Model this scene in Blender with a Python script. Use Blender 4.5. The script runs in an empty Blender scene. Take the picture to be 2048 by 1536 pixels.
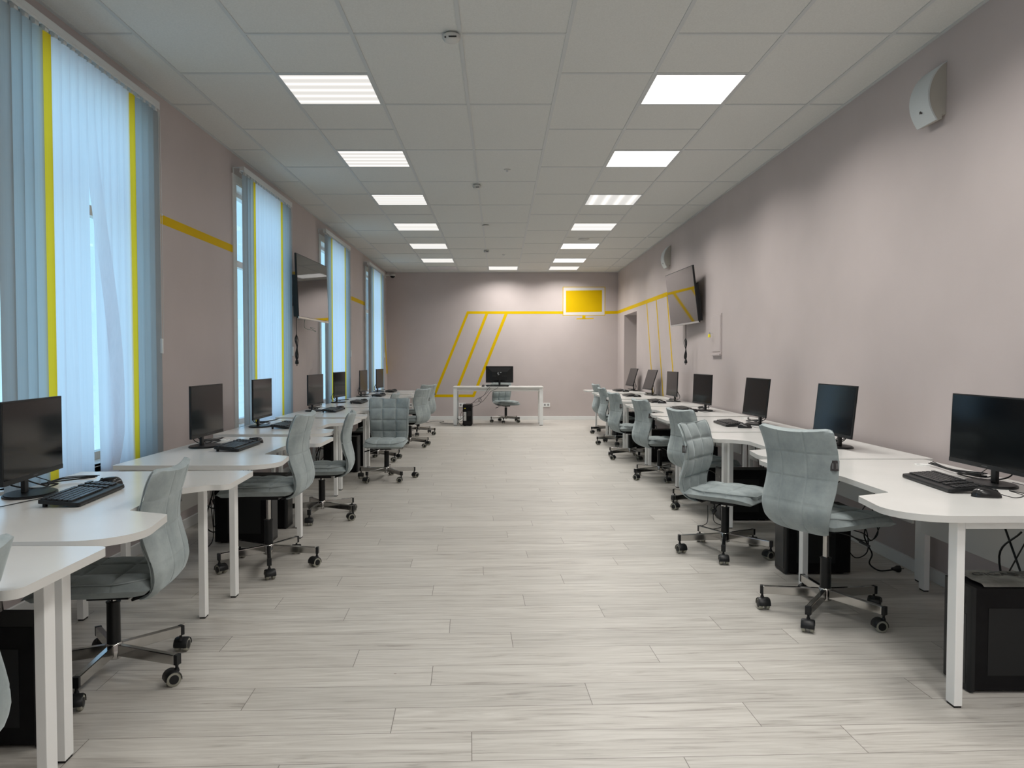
import bpy, bmesh, math, random
from mathutils import Vector, Matrix

C = bpy.context.scene.collection
PI = math.pi
R = math.radians
random.seed(7)

# ------------------------------------------------------------------ camera
FPX, CXP = 1550.0, 998.0
CAM_H = 1.28
cam_d = bpy.data.cameras.new('camera')
cam = bpy.data.objects.new('camera', cam_d); C.objects.link(cam)
cam_d.sensor_width = 36.0
cam_d.lens = FPX/2048*36
cam_d.shift_x = (1024-CXP)/2048
cam_d.clip_start = 0.05
cam.location = (0, 0, CAM_H)
cam.rotation_euler = (PI/2-math.atan(49/FPX), 0, 0)
bpy.context.scene.camera = cam

# ------------------------------------------------------------------ daylight and exposure
sc = bpy.context.scene
sc.view_settings.view_transform = 'Standard'
sc.view_settings.look = 'None'
sc.view_settings.gamma = 1.0
sc.view_settings.use_curve_mapping = False
sc.view_settings.exposure = 0.0
w = bpy.data.worlds.new('overcast_sky'); sc.world = w; w.use_nodes = True
wn = w.node_tree.nodes; wl = w.node_tree.links
bg = wn['Background']
wtc = wn.new('ShaderNodeTexCoord'); wsep = wn.new('ShaderNodeSeparateXYZ'); wr = wn.new('ShaderNodeValToRGB')
wl.new(wtc.outputs['Generated'], wsep.inputs[0]); 
wm = wn.new('ShaderNodeMath'); wm.operation = 'MULTIPLY_ADD'; wm.inputs[1].default_value = .5; wm.inputs[2].default_value = .5
wl.new(wsep.outputs['Z'], wm.inputs[0]); wl.new(wm.outputs[0], wr.inputs[0])
wr.color_ramp.elements[0].position = .44; wr.color_ramp.elements[0].color = (.55, .88, 1.12, 1)
wr.color_ramp.elements[1].position = .62; wr.color_ramp.elements[1].color = (.46, .78, 1.14, 1)
wl.new(wr.outputs[0], bg.inputs[0])
bg.inputs[1].default_value = 1.35
sc.cycles.max_bounces = 8
sc.cycles.diffuse_bounces = 5
sc.cycles.glossy_bounces = 4
sc.cycles.transmission_bounces = 4
sc.cycles.transparent_max_bounces = 12

LAMP_R, LAMP_L = 23.5, 3.0      # watts of each right / left ceiling lamp (directional troffers)

# ------------------------------------------------------------------ materials
def mat(name, col=(.8, .8, .8), rough=.5, metal=0.0, spec=.5, **kw):
    m = bpy.data.materials.new(name); m.use_nodes = True
    b = m.node_tree.nodes['Principled BSDF']
    b.inputs['Base Color'].default_value = (*col, 1)
    b.inputs['Roughness'].default_value = rough
    b.inputs['Metallic'].default_value = metal
    b.inputs['Specular IOR Level'].default_value = spec
    for k, v in kw.items():
        b.inputs[k].default_value = v
    return m

def nodes(m):
    return m.node_tree.nodes, m.node_tree.links, m.node_tree.nodes['Principled BSDF']

def add_noise(m, c1, c2, scale=8, detail=3, stretch=(1, 1, 1), bump=0.0, bscale=None, lo=.35, hi=.65):
    n, l, b = nodes(m)
    tc = n.new('ShaderNodeTexCoord'); mp = n.new('ShaderNodeMapping'); mp.inputs['Scale'].default_value = stretch
    nz = n.new('ShaderNodeTexNoise'); nz.inputs['Scale'].default_value = scale; nz.inputs['Detail'].default_value = detail
    cr = n.new('ShaderNodeValToRGB')
    cr.color_ramp.elements[0].position = lo; cr.color_ramp.elements[1].position = hi
    cr.color_ramp.elements[0].color = (*c1, 1); cr.color_ramp.elements[1].color = (*c2, 1)
    l.new(tc.outputs['Object'], mp.inputs[0]); l.new(mp.outputs[0], nz.inputs['Vector'])
    l.new(nz.outputs['Fac'], cr.inputs[0]); l.new(cr.outputs[0], b.inputs['Base Color'])
    if bump:
        n2 = n.new('ShaderNodeTexNoise'); n2.inputs['Scale'].default_value = bscale or scale*10; n2.inputs['Detail'].default_value = 2
        l.new(mp.outputs[0], n2.inputs['Vector'])
        bp = n.new('ShaderNodeBump'); bp.inputs['Strength'].default_value = bump; bp.inputs['Distance'].default_value = .001
        l.new(n2.outputs['Fac'], bp.inputs['Height']); l.new(bp.outputs[0], b.inputs['Normal'])
    return m

WALL = (.44, .392, .388)
m_wall = add_noise(mat('mauve_grey_wall_paint', rough=.55, spec=.35), (.465, .412, .402), (.490, .434, .424), 2.0, bump=.25, bscale=220)
m_yellow = add_noise(mat('yellow_wall_paint', rough=.6, spec=.08), (.60, .395, .001), (.63, .415, .002), 3.0)
m_white_trim = mat('white_trim_plastic', (.72, .73, .72), .4)
m_desk = add_noise(mat('white_laminate', rough=.22), (.66, .66, .64), (.69, .69, .67), 3, bump=.05, bscale=400)
m_edge = mat('grey_white_edge_band', (.62, .62, .60), .45)
m_leg = mat('white_powder_coat', (.82, .83, .82), .4)
m_black = mat('black_plastic', (.007, .008, .009), .42, spec=.35)
m_blackmatte = add_noise(mat('black_sheet_steel', rough=.5, spec=.18), (.003, .003, .004), (.005, .005, .006), 20)
m_screen = mat('dark_glass_screen', (.002, .003, .004), .10, spec=.22)
m_tvscreen = mat('glossy_tv_screen', (.010, .010, .010), .03, spec=.7, **{'Coat Weight': .3, 'Coat Roughness': .02})
m_chrome = add_noise(mat('polished_chrome', rough=.14, metal=1.0), (.44, .435, .42), (.50, .49, .475), 5)
m_silver = mat('silver_bezel', (.6, .6, .6), .3, metal=.7)
m_tread = mat('pale_caster_tread', (.30, .30, .25), .6)
m_rubber = mat('black_rubber_foot', (.01, .01, .01), .7)
m_alu = mat('white_aluminium_rail', (.62, .64, .64), .35, metal=.2)
m_cord = mat('white_cord', (.6, .6, .6), .6)
m_label = mat('grey_fabric_label', (.05, .045, .045), .8)
m_labelink = mat('pale_label_thread', (.14, .14, .14), .8)
m_keytop = mat('charcoal_keycap', (.02, .021, .022), .35)
m_logo = mat('pale_print', (.5, .52, .53), .5)
m_detector = mat('offwhite_plastic', (.55, .55, .53), .45)
m_grille = add_noise(mat('perforated_speaker_grille', rough=.5), (.52, .56, .57), (.60, .64, .65), 900, lo=.4, hi=.6)
m_spk = mat('speaker_shell', (.40, .38, .34), .5)
m_keytag = mat('yellow_key_tag', (.8, .7, .02), .4)
m_bag = add_noise(mat('clear_grey_plastic_bag', rough=.25), (.12, .12, .11), (.26, .26, .24), 9, 4)
m_ink = mat('dark_bag_print', (.02, .02, .02), .5)

# quilted velour
m_fabric = mat('grey_green_velour', rough=.85, spec=.2, **{'Sheen Weight': .45, 'Sheen Roughness': .45})
def _fab():
    n, l, b = nodes(m_fabric)
    tc = n.new('ShaderNodeTexCoord')
    a = n.new('ShaderNodeTexNoise'); a.inputs['Scale'].default_value = 9; a.inputs['Detail'].default_value = 6; a.inputs['Roughness'].default_value = .65
    c = n.new('ShaderNodeValToRGB')
    c.color_ramp.elements[0].position = .32; c.color_ramp.elements[0].color = (.23, .268, .273, 1)
    c.color_ramp.elements[1].position = .68; c.color_ramp.elements[1].color = (.345, .388, .39, 1)
    f = n.new('ShaderNodeTexNoise'); f.inputs['Scale'].default_value = 600
    bp = n.new('ShaderNodeBump'); bp.inputs['Strength'].default_value = .15; bp.inputs['Distance'].default_value = .001
    l.new(tc.outputs['Object'], a.inputs['Vector']); l.new(a.outputs['Fac'], c.inputs[0]); l.new(c.outputs[0], b.inputs['Base Color'])
    l.new(tc.outputs['Object'], f.inputs['Vector']); l.new(f.outputs['Fac'], bp.inputs['Height']); l.new(bp.outputs[0], b.inputs['Normal'])
    b.inputs['Sheen Tint'].default_value = (.75, .85, .88, 1)
_fab()
m_piping = mat('grey_green_piping', (.27, .31, .315), .7)

# vertical blind fabrics: diffuse + translucent with fine ribs
def slat_mat(name, col, trans, tmix):
    m = bpy.data.materials.new(name); m.use_nodes = True
    n, l = m.node_tree.nodes, m.node_tree.links
    n.remove(n['Principled BSDF']); out = n['Material Output']
    d = n.new('ShaderNodeBsdfDiffuse'); t = n.new('ShaderNodeBsdfTranslucent'); mx = n.new('ShaderNodeMixShader')
    tc = n.new('ShaderNodeTexCoord'); wv = n.new('ShaderNodeTexNoise'); mp = n.new('ShaderNodeMapping')
    mp.inputs['Scale'].default_value = (260, 260, 1.2)
    wv.inputs['Scale'].default_value = 1.0; wv.inputs['Detail'].default_value = 1
    l.new(tc.outputs['Object'], mp.inputs[0]); l.new(mp.outputs[0], wv.inputs['Vector'])
    for s, c in ((d, col), (t, trans)):
        r = n.new('ShaderNodeMix'); r.data_type = 'RGBA'
        r.inputs['A'].default_value = (*[x*.93 for x in c], 1); r.inputs['B'].default_value = (*[min(1, x*1.05) for x in c], 1)
        l.new(wv.outputs['Fac'], r.inputs['Factor']); l.new(r.outputs['Result'], s.inputs['Color'])
    mx.inputs[0].default_value = tmix
    l.new(d.outputs[0], mx.inputs[1]); l.new(t.outputs[0], mx.inputs[2]); l.new(mx.outputs[0], out.inputs[0])
    return m
m_slat_white = slat_mat('white_blind_fabric', (.74, .75, .80), (.95, .93, .96), .82)
m_slat_grey = slat_mat('grey_blind_fabric', (.34, .37, .38), (.60, .62, .62), .66)
m_slat_yellow = slat_mat('yellow_blind_fabric', (.92, .72, .03), (1.0, .62, .04), .78)

def glass_mat():
    m = bpy.data.materials.new('window_glass'); m.use_nodes = True
    n, l = m.node_tree.nodes, m.node_tree.links
    n.remove(n['Principled BSDF'])
    t = n.new('ShaderNodeBsdfTransparent'); g = n.new('ShaderNodeBsdfGlossy'); g.inputs['Roughness'].default_value = .02
    lw = n.new('ShaderNodeLayerWeight'); lw.inputs['Blend'].default_value = .35
    f = n.new('ShaderNodeMath'); f.operation = 'MULTIPLY_ADD'; f.inputs[1].default_value = .16; f.inputs[2].default_value = .03
    l.new(lw.outputs['Facing'], f.inputs[0]); mx = n.new('ShaderNodeMixShader')
    t.inputs[0].default_value = (.93, .97, .97, 1)
    l.new(f.outputs[0], mx.inputs[0]); l.new(t.outputs[0], mx.inputs[1]); l.new(g.outputs[0], mx.inputs[2]); l.new(mx.outputs[0], n['Material Output'].inputs[0])
    return m
m_glass = glass_mat()

def light_mat(name, base, peak, axis, count, width=.28, tint=(1, .97, .92)):
    """A lamp diffuser; led tubes behind it show as count brighter bands across `axis`."""
    m = bpy.data.materials.new(name); m.use_nodes = True
    n, l = m.node_tree.nodes, m.node_tree.links
    n.remove(n['Principled BSDF'])
    e = n.new('ShaderNodeEmission'); e.inputs[0].default_value = (*tint, 1)
    if count:
        tc = n.new('ShaderNodeTexCoord'); sp = n.new('ShaderNodeSeparateXYZ')
        l.new(tc.outputs['Object'], sp.inputs[0])
        a = n.new('ShaderNodeMath'); a.operation = 'MULTIPLY'; a.inputs[1].default_value = count/.59
        l.new(sp.outputs[axis], a.inputs[0])
        off = n.new('ShaderNodeMath'); off.operation = 'ADD'; off.inputs[1].default_value = count/2
        l.new(a.outputs[0], off.inputs[0])
        fr = n.new('ShaderNodeMath'); fr.operation = 'FRACT'; l.new(off.outputs[0], fr.inputs[0])
        s = n.new('ShaderNodeMath'); s.operation = 'MULTIPLY'; s.inputs[1].default_value = PI; l.new(fr.outputs[0], s.inputs[0])
        sn = n.new('ShaderNodeMath'); sn.operation = 'SINE'; l.new(s.outputs[0], sn.inputs[0])
        pw = n.new('ShaderNodeMath'); pw.operation = 'POWER'; pw.inputs[1].default_value = 5; l.new(sn.outputs[0], pw.inputs[0])
        mr = n.new('ShaderNodeMath'); mr.operation = 'MULTIPLY_ADD'; mr.inputs[1].default_value = peak-base; mr.inputs[2].default_value = base
        l.new(pw.outputs[0], mr.inputs[0]); l.new(mr.outputs[0], e.inputs[1])
    else:
        e.inputs[1].default_value = base
    l.new(e.outputs[0], n['Material Output'].inputs[0])
    return m
m_lightR = light_mat('bright_lamp_diffuser', 1.6, 1.6, 'X', 0, tint=(1, .97, .93))
m_lightL = light_mat('banded_lamp_diffuser', 0.80, 1.25, 'Y', 5)
m_lightRv = light_mat('soft_banded_lamp_diffuser', .78, 1.2, 'X', 4)
m_lightRh = light_mat('fine_banded_lamp_diffuser', 0.86, 1.3, 'Y', 5)
m_lightoff = mat('unlit_lamp_diffuser', (.62, .60, .62), .4)

# floor: light grey oak planks, laid very slightly off the room axis
def floor_mat():
    m = mat('pale_oak_laminate', rough=.42, spec=.4); n, l, b = nodes(m)
    tc = n.new('ShaderNodeTexCoord'); mp = n.new('ShaderNodeMapping'); mp.inputs['Rotation'].default_value = (0, 0, R(-2.2))
    l.new(tc.outputs['Object'], mp.inputs[0])
    sp = n.new('ShaderNodeSeparateXYZ'); l.new(mp.outputs[0], sp.inputs[0])
    def M(op, a, bb=None, c=None):
        x = n.new('ShaderNodeMath'); x.operation = op
        for i, v in enumerate((a, bb, c)):
            if v is None: continue
            if isinstance(v, (int, float)): x.inputs[i].default_value = v
            else: l.new(v, x.inputs[i])
        return x.outputs[0]
    PW, PLN = .1935, 1.29
    v = M('MULTIPLY_ADD', sp.outputs['Y'], 1/PW, 100.42)
    row = M('FLOOR', v); fv = M('FRACT', v)
    wn1 = n.new('ShaderNodeTexWhiteNoise'); wn1.noise_dimensions = '1D'; l.new(row, wn1.inputs['W'])
    u = M('ADD', M('MULTIPLY_ADD', sp.outputs['X'], 1/PLN, 50), M('ADD', M('MULTIPLY', row, .37), M('MULTIPLY', wn1.outputs['Value'], .22)))
    col = M('FLOOR', u); fu = M('FRACT', u)
    wn2 = n.new('ShaderNodeTexWhiteNoise'); wn2.noise_dimensions = '2D'
    cb = n.new('ShaderNodeCombineXYZ'); l.new(row, cb.inputs[0]); l.new(col, cb.inputs[1]); l.new(cb.outputs[0], wn2.inputs['Vector'])
    # seams
    dv = M('MULTIPLY', M('MINIMUM', fv, M('SUBTRACT', 1, fv)), PW)
    du = M('MULTIPLY', M('MINIMUM', fu, M('SUBTRACT', 1, fu)), PLN)
    d = M('MINIMUM', dv, du)
    seam = M('LESS_THAN', d, .0014)
    # grain
    off = n.new('ShaderNodeCombineXYZ'); l.new(M('MULTIPLY', wn2.outputs['Value'], 37), off.inputs[0]); l.new(M('MULTIPLY', wn2.outputs['Value'], 19), off.inputs[1])
    ad = n.new('ShaderNodeVectorMath'); ad.operation = 'ADD'; l.new(mp.outputs[0], ad.inputs[0]); l.new(off.outputs[0], ad.inputs[1])
    g1m = n.new('ShaderNodeMapping'); g1m.inputs['Scale'].default_value = (1.1, 16, 1); l.new(ad.outputs[0], g1m.inputs[0])
    g1 = n.new('ShaderNodeTexNoise'); g1.inputs['Scale'].default_value = 1.6; g1.inputs['Detail'].default_value = 7; g1.inputs['Roughness'].default_value = .62; g1.inputs['Distortion'].default_value = 1.6
    l.new(g1m.outputs[0], g1.inputs['Vector'])
    g2m = n.new('ShaderNodeMapping'); g2m.inputs['Scale'].default_value = (4, 130, 1); l.new(ad.outputs[0], g2m.inputs[0])
    g2 = n.new('ShaderNodeTexNoise'); g2.inputs['Scale'].default_value = 1.4; g2.inputs['Detail'].default_value = 4
    l.new(g2m.outputs[0], g2.inputs['Vector'])
    cr = n.new('ShaderNodeValToRGB'); E = cr.color_ramp.elements
    E[0].position = .30; E[0].color = (.225, .204, .184, 1); E[1].position = .62; E[1].color = (.55, .533, .497, 1)
    e = E.new(.44); e.color = (.44, .42, .388, 1)
    mixf = M('ADD', M('MULTIPLY', g1.outputs['Fac'], .70), M('MULTIPLY', g2.outputs['Fac'], .30))
    l.new(mixf, cr.inputs[0])
    tone = n.new('ShaderNodeMix'); tone.data_type = 'RGBA'; tone.blend_type = 'MULTIPLY'; tone.inputs['Factor'].default_value = 1
    tv = M('MULTIPLY_ADD', wn2.outputs['Value'], .13, .90)
    cc = n.new('ShaderNodeCombineColor'); l.new(tv, cc.inputs[0]); l.new(tv, cc.inputs[1]); l.new(M('MULTIPLY', tv, .995), cc.inputs[2])
    l.new(cr.outputs[0], tone.inputs['A']); l.new(cc.outputs[0], tone.inputs['B'])
    # sparse knots
    kn = n.new('ShaderNodeTexVoronoi'); kn.inputs['Scale'].default_value = 1.7; km = n.new('ShaderNodeMapping'); km.inputs['Scale'].default_value = (1, 1.8, 1)
    l.new(ad.outputs[0], km.inputs[0]); l.new(km.outputs[0], kn.inputs['Vector'])
    kf = M('LESS_THAN', kn.outputs['Distance'], .012)
    k = n.new('ShaderNodeMix'); k.data_type = 'RGBA'; k.inputs['B'].default_value = (.17, .13, .10, 1); l.new(M('MULTIPLY', kf, .7), k.inputs['Factor']); l.new(tone.outputs['Result'], k.inputs['A'])
    s = n.new('ShaderNodeMix'); s.data_type = 'RGBA'; s.inputs['B'].default_value = (.13, .115, .10, 1)
    l.new(M('MULTIPLY', seam, .85), s.inputs['Factor']); l.new(k.outputs['Result'], s.inputs['A']); l.new(s.outputs['Result'], b.inputs['Base Color'])
    bp = n.new('ShaderNodeBump'); bp.inputs['Strength'].default_value = .12; bp.inputs['Distance'].default_value = .001
    l.new(g2.outputs['Fac'], bp.inputs['Height']); l.new(bp.outputs[0], b.inputs['Normal'])
    return m
m_floor = floor_mat()
m_tile = add_noise(mat('mineral_ceiling_tile', rough=.9, spec=.1), (.60, .605, .58), (.64, .645, .62), 120, 3, bump=.5, bscale=260)
m_grid = mat('white_ceiling_grid', (.50, .52, .52), .45)

# ------------------------------------------------------------------ mesh helpers
class MB:
    def __init__(s): s.v = []; s.f = []; s.m = []; s.cur = 0
    def add(s, vs, fs, mi=None):
        o = len(s.v); s.v += [tuple(x) for x in vs]
        for f in fs:
            s.f.append([o+i for i in f]); s.m.append(s.cur if mi is None else mi)
    def box(s, x0, x1, y0, y1, z0, z1, mi=None):
        x0, x1 = min(x0, x1), max(x0, x1); y0, y1 = min(y0, y1), max(y0, y1); z0, z1 = min(z0, z1), max(z0, z1)
        vs = [(x, y, z) for z in (z0, z1) for y in (y0, y1) for x in (x0, x1)]
        s.add(vs, [(0, 2, 3, 1), (4, 5, 7, 6), (0, 1, 5, 4), (2, 6, 7, 3), (0, 4, 6, 2), (1, 3, 7, 5)], mi)
    def obox(s, M, sx, sy, sz, mi=None):
        vs = [M @ Vector((x*sx/2, y*sy/2, z*sz/2)) for z in (-1, 1) for y in (-1, 1) for x in (-1, 1)]
        s.add(vs, [(0, 2, 3, 1), (4, 5, 7, 6), (0, 1, 5, 4), (2, 6, 7, 3), (0, 4, 6, 2), (1, 3, 7, 5)], mi)
    def cyl(s, p0, p1, r0, r1=None, n=16, mi=None, caps=True):
        p0, p1 = Vector(p0), Vector(p1); r1 = r0 if r1 is None else r1
        d = (p1-p0).normalized(); a = d.orthogonal().normalized(); b = d.cross(a)
        vs = []
        for p, r in ((p0, r0), (p1, r1)):
            for i in range(n):
                t = 2*PI*i/n; vs.append(p+(a*math.cos(t)+b*math.sin(t))*r)
        fs = [(i, (i+1) % n, n+(i+1) % n, n+i) for i in range(n)]
        if caps: fs += [tuple(range(n-1, -1, -1)), tuple(range(n, 2*n))]
        s.add(vs, fs, mi)
    def lathe(s, o, axis, prof, n=20, mi=None):
        """prof: list of (distance along axis, radius)."""
        o = Vector(o); d = Vector(axis).normalized(); a = d.orthogonal().normalized(); b = d.cross(a)
        vs = []
        for h, r in prof:
            for i in range(n):
                t = 2*PI*i/n; vs.append(o+d*h+(a*math.cos(t)+b*math.sin(t))*r)
        fs = []
        for k in range(len(prof)-1):
            fs += [(k*n+i, k*n+(i+1) % n, (k+1)*n+(i+1) % n, (k+1)*n+i) for i in range(n)]
        fs += [tuple(range(n-1, -1, -1)), tuple((len(prof)-1)*n+i for i in range(n))]
        s.add(vs, fs, mi)
    def tube(s, pts, r, n=6, mi=None, sub=6, closed=False):
        P = [Vector(p) for p in pts]
        if sub > 1 and len(P) > 2:
            Q = []
            for i in range(len(P)-1):
                p0 = P[i-1] if i else P[0]*2-P[1]; p1 = P[i]; p2 = P[i+1]; p3 = P[i+2] if i+2 < len(P) else P[-1]*2-P[-2]
                for k in range(sub):
                    t = k/sub
                    Q.append(.5*((2*p1)+(-p0+p2)*t+(2*p0-5*p1+4*p2-p3)*t*t+(-p0+3*p1-3*p2+p3)*t**3))
            Q.append(P[-1]); P = Q
        vs = []; a = None
        for i, p in enumerate(P):
            d = (P[min(i+1, len(P)-1)]-P[max(i-1, 0)])
            if d.length < 1e-9: d = Vector((0, 0, 1))
            d.normalize()
            if a is None: a = d.orthogonal().normalized()
            else:
                a = a-d*a.dot(d)
                a = a.normalized() if a.length > 1e-6 else d.orthogonal().normalized()
            b = d.cross(a)
            for k in range(n):
                t = 2*PI*k/n; vs.append(p+(a*math.cos(t)+b*math.sin(t))*r)
        m = len(P); fs = [(i*n+k, i*n+(k+1) % n, (i+1)*n+(k+1) % n, (i+1)*n+k) for i in range(m-1) for k in range(n)]
        fs += [tuple(range(n-1, -1, -1)), tuple((m-1)*n+k for k in range(n))]
        s.add(vs, fs, mi)
    def prism(s, poly, z0, z1, mi=None, side=None, M=None):
        n = len(poly)
        vs = [Vector((x, y, z0)) for x, y in poly]+[Vector((x, y, z1)) for x, y in poly]
        if M is not None: vs = [M @ v for v in vs]
        ar = sum(poly[i][0]*poly[(i+1) % n][1]-poly[(i+1) % n][0]*poly[i][1] for i in range(n))
        up = tuple(range(n, 2*n)); dn = tuple(range(n-1, -1, -1))
        sd = [(i, (i+1) % n, n+(i+1) % n, n+i) for i in range(n)]
        if ar < 0: up = up[::-1]; dn = dn[::-1]; sd = [f[::-1] for f in sd]
        s.add(vs, [up, dn], mi)
        o = len(s.v)-2*n
        for f in sd:
            s.f.append([o+i for i in f]); s.m.append(side if side is not None else (s.cur if mi is None else mi))
    def mesh(s, name, mats, smooth=None, bevel=0):
        me = bpy.data.meshes.new(name)
        me.from_pydata(s.v, [], s.f)
        for m in (mats if isinstance(mats, (list, tuple)) else [mats]): me.materials.append(m)
        for p, i in zip(me.polygons, s.m): p.material_index = i
        if bevel:
            bm = bmesh.new(); bm.from_mesh(me)
            eds = [e for e in bm.edges if len(e.link_faces) == 2 and e.calc_face_angle(0) > R(40)]
            bmesh.ops.bevel(bm, geom=eds, offset=bevel, segments=2, affect='EDGES', profile=.6, clamp_overlap=True)
            bm.to_mesh(me); bm.free()
        if smooth is not None:
            me.shade_smooth(); me.set_sharp_from_angle(angle=R(smooth))
        me.update()
        return me

def obj(name, mb, mats, parent=None, smooth=None, bevel=0, loc=None, rot=None):
    me = mb if isinstance(mb, bpy.types.Mesh) else mb.mesh(name, mats, smooth, bevel)
    o = bpy.data.objects.new(name, me); C.objects.link(o)
    if parent: o.parent = parent
    if loc: o.location = loc
    if rot: o.rotation_euler = rot
    return o
def tag(o, label, cat, group=None, kind=None):
    if label: o['label'] = label
    if cat: o['category'] = cat
    if group: o['group'] = group
    if kind: o['kind'] = kind
    return o
def thing(name, label, cat, loc=(0, 0, 0), rz=0, group=None):
    o = bpy.data.objects.new(name, None); C.objects.link(o); o.location = loc; o.rotation_euler = (0, 0, rz)
    o.empty_display_size = .1
    return tag(o, label, cat, group)
def struct(name, mb, mats, parent=None, **kw):
    o = obj(name, mb, mats, parent, **kw)
    if not parent: o['kind'] = 'structure'
    return o
def copy_tree(o, parent=None, kids=None):
    c = o.copy(); C.objects.link(c); c.parent = parent
    for ch in list(o.children): copy_tree(ch, c)
    return c
def dup(root, loc, rz, label, group=None):
    c = copy_tree(root); c.location = loc; c.rotation_euler = (0, 0, rz); c['label'] = label
    if group: c['group'] = group
    return c
def rounded(poly, seg=8):
    """poly of (x, y, radius) -> list of (x, y) with arcs."""
    out = []; n = len(poly)
    for i in range(n):
        p = Vector(poly[i][:2]); r = poly[i][2]
        a = (Vector(poly[i-1][:2])-p); b = (Vector(poly[(i+1) % n][:2])-p)
        if r <= 0: out.append(tuple(p)); continue
        la, lb = a.length, b.length; a.normalize(); b.normalize()
        ang = math.acos(max(-1, min(1, a.dot(b)))); d = min(r/math.tan(ang/2), la*.49, lb*.49)
        rr = d*math.tan(ang/2); c = p+(a+b).normalized()*(rr/math.sin(ang/2))
        s0 = p+a*d-c; s1 = p+b*d-c
        t0 = math.atan2(s0.y, s0.x); t1 = math.atan2(s1.y, s1.x); dt = (t1-t0+PI) % (2*PI)-PI
        k = max(2, int(seg*abs(dt)/(PI/2))+1)
        for j in range(k+1):
            t = t0+dt*j/k; out.append((c.x+rr*math.cos(t), c.y+rr*math.sin(t)))
    return out

# ------------------------------------------------------------------ the room
XL, XR, YB, YR, ZC = -2.378, 2.515, 16.47, -5.4, 3.124
WT = .24
b = MB(); b.box(XL-WT, XR+.6, YR-.1, YB+.2, -.1, 0); struct('floor', b, m_floor)

# windows in the left wall: (y0, y1)
WIN = [(3.62, 5.12), (7.04, 8.48), (10.36, 11.80), (13.86, 15.28)]
WIN_ALL = [(-3.05, -1.60), (.32, 1.77)]+WIN  # first two windows are unseen, added to let in more daylight
WZ0, WZ1 = .66, 2.87
b = MB(); y = YR
for (a, c) in WIN_ALL:
    b.box(XL-WT, XL, y, a, 0, ZC); b.box(XL-WT, XL, a, c, 0, WZ0); b.box(XL-WT, XL, a, c, WZ1, ZC); y = c
b.box(XL-WT, XL, y, YB, 0, ZC)
# painted band and its diagonal
e = .0015
def band_yz(b, X, sgn, pts, mi=1):
    vs = [(X, p[0], p[1]) for p in pts]+[(X+sgn*e, p[0], p[1]) for p in pts]
    n = len(pts); b.add(vs, [tuple(range(n)), tuple(range(2*n-1, n-1, -1))]+[(i, n+i, n+(i+1) % n, (i+1) % n) for i in range(n)], mi)
Z0, Z1 = 2.235, 2.300
prev = YR
for (a, c) in WIN_ALL:
    band_yz(b, XL, 1, [(prev, Z0), (a, Z0), (a, Z1), (prev, Z1)]); prev = c
band_yz(b, XL, 1, [(prev, Z0), (16.02, Z0), (16.0, Z1), (prev, Z1)])
band_yz(b, XL, 1, [(15.95, Z0), (16.08, Z0), (16.47, 1.15), (16.47, .98), (16.39, .98)])
struct('wall_left', b, [m_wall, m_yellow])

# right wall with the doorway niche
DY0, DY1, DZ = 14.18, 15.60, 2.165
b = MB(); b.box(XR, XR+.5, YR, DY0, 0, ZC); b.box(XR, XR+.5, DY1, YB, 0, ZC); b.box(XR, XR+.5, DY0, DY1, DZ, ZC)
band_yz(b, XR, -1, [(11.0, Z0-.012), (YB, Z0+.012), (YB, Z1+.012), (11.0, Z1-.012)])
for (ya, yb) in ((13.26, 12.63), (12.46, 11.85), (11.66, 11.05)):
    band_yz(b, XR, -1, [(ya-.062, Z0), (ya, Z0), (yb, .60), (yb-.062, .60)])
struct('wall_right', b, [m_wall, m_yellow])
b = MB(); b.box(XR+.36, XR+.40, DY0, DY1, .0, DZ)
d = struct('door_1', b, mat('grey_door_paint', (.42, .40, .38), .5))
b = MB(); b.cyl((XR+.36, 14.32, 1.0), (XR+.31, 14.32, 1.0), .012); b.box(XR+.30, XR+.315, 14.30, 14.44, .99, 1.01)
obj('door_handle', b, m_silver, d, smooth=40)

# back wall with the painted outline and the painted monitor
def bx(px): return (px-998)/94.1
def bz(py): return CAM_H+(719-py)/94.1
b = MB(); b.box(XL-WT, XR+.5, YB, YB+.2, 0, ZC)
def band_xz(pts, mi=1, th=e):
    vs = [(p[0], YB, p[1]) for p in pts]+[(p[0], YB-th, p[1]) for p in pts]
    n = len(pts); b.add(vs, [tuple(range(n)), tuple(range(2*n-1, n-1, -1))]+[(i, n+i, n+(i+1) % n, (i+1) % n) for i in range(n)], mi)
ZA, ZB_ = bz(628.2), bz(622.8)
band_xz([(bx(936), ZA), (bx(1125.5), ZA), (bx(1125.5), ZB_), (bx(934), ZB_)])
band_xz([(bx(1209.5), ZA-.005), (XR, ZA+.003), (XR, ZB_+.01), (bx(1209.5), ZB_+.006)])
zl0, zl1 = bz(794.5), bz(789)
for (xt0, xt1, xb0, xb1) in ((934, 939.5, 866.5, 872.5), (972.5, 978.5, 907, 913), (1011, 1017.5, 945, 951)):
    band_xz([(bx(xt0), ZB_), (bx(xt1), ZB_), (bx(xb1), zl1), (bx(xb0), zl1)], th=e*.9)
band_xz([(XL, zl0), (bx(948.5), zl0), (bx(951), zl1), (XL, zl1)])
band_xz([(XL, .98), (XL, 1.15), (XL+.01, 1.15), (XL+.01, .98)])
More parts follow.
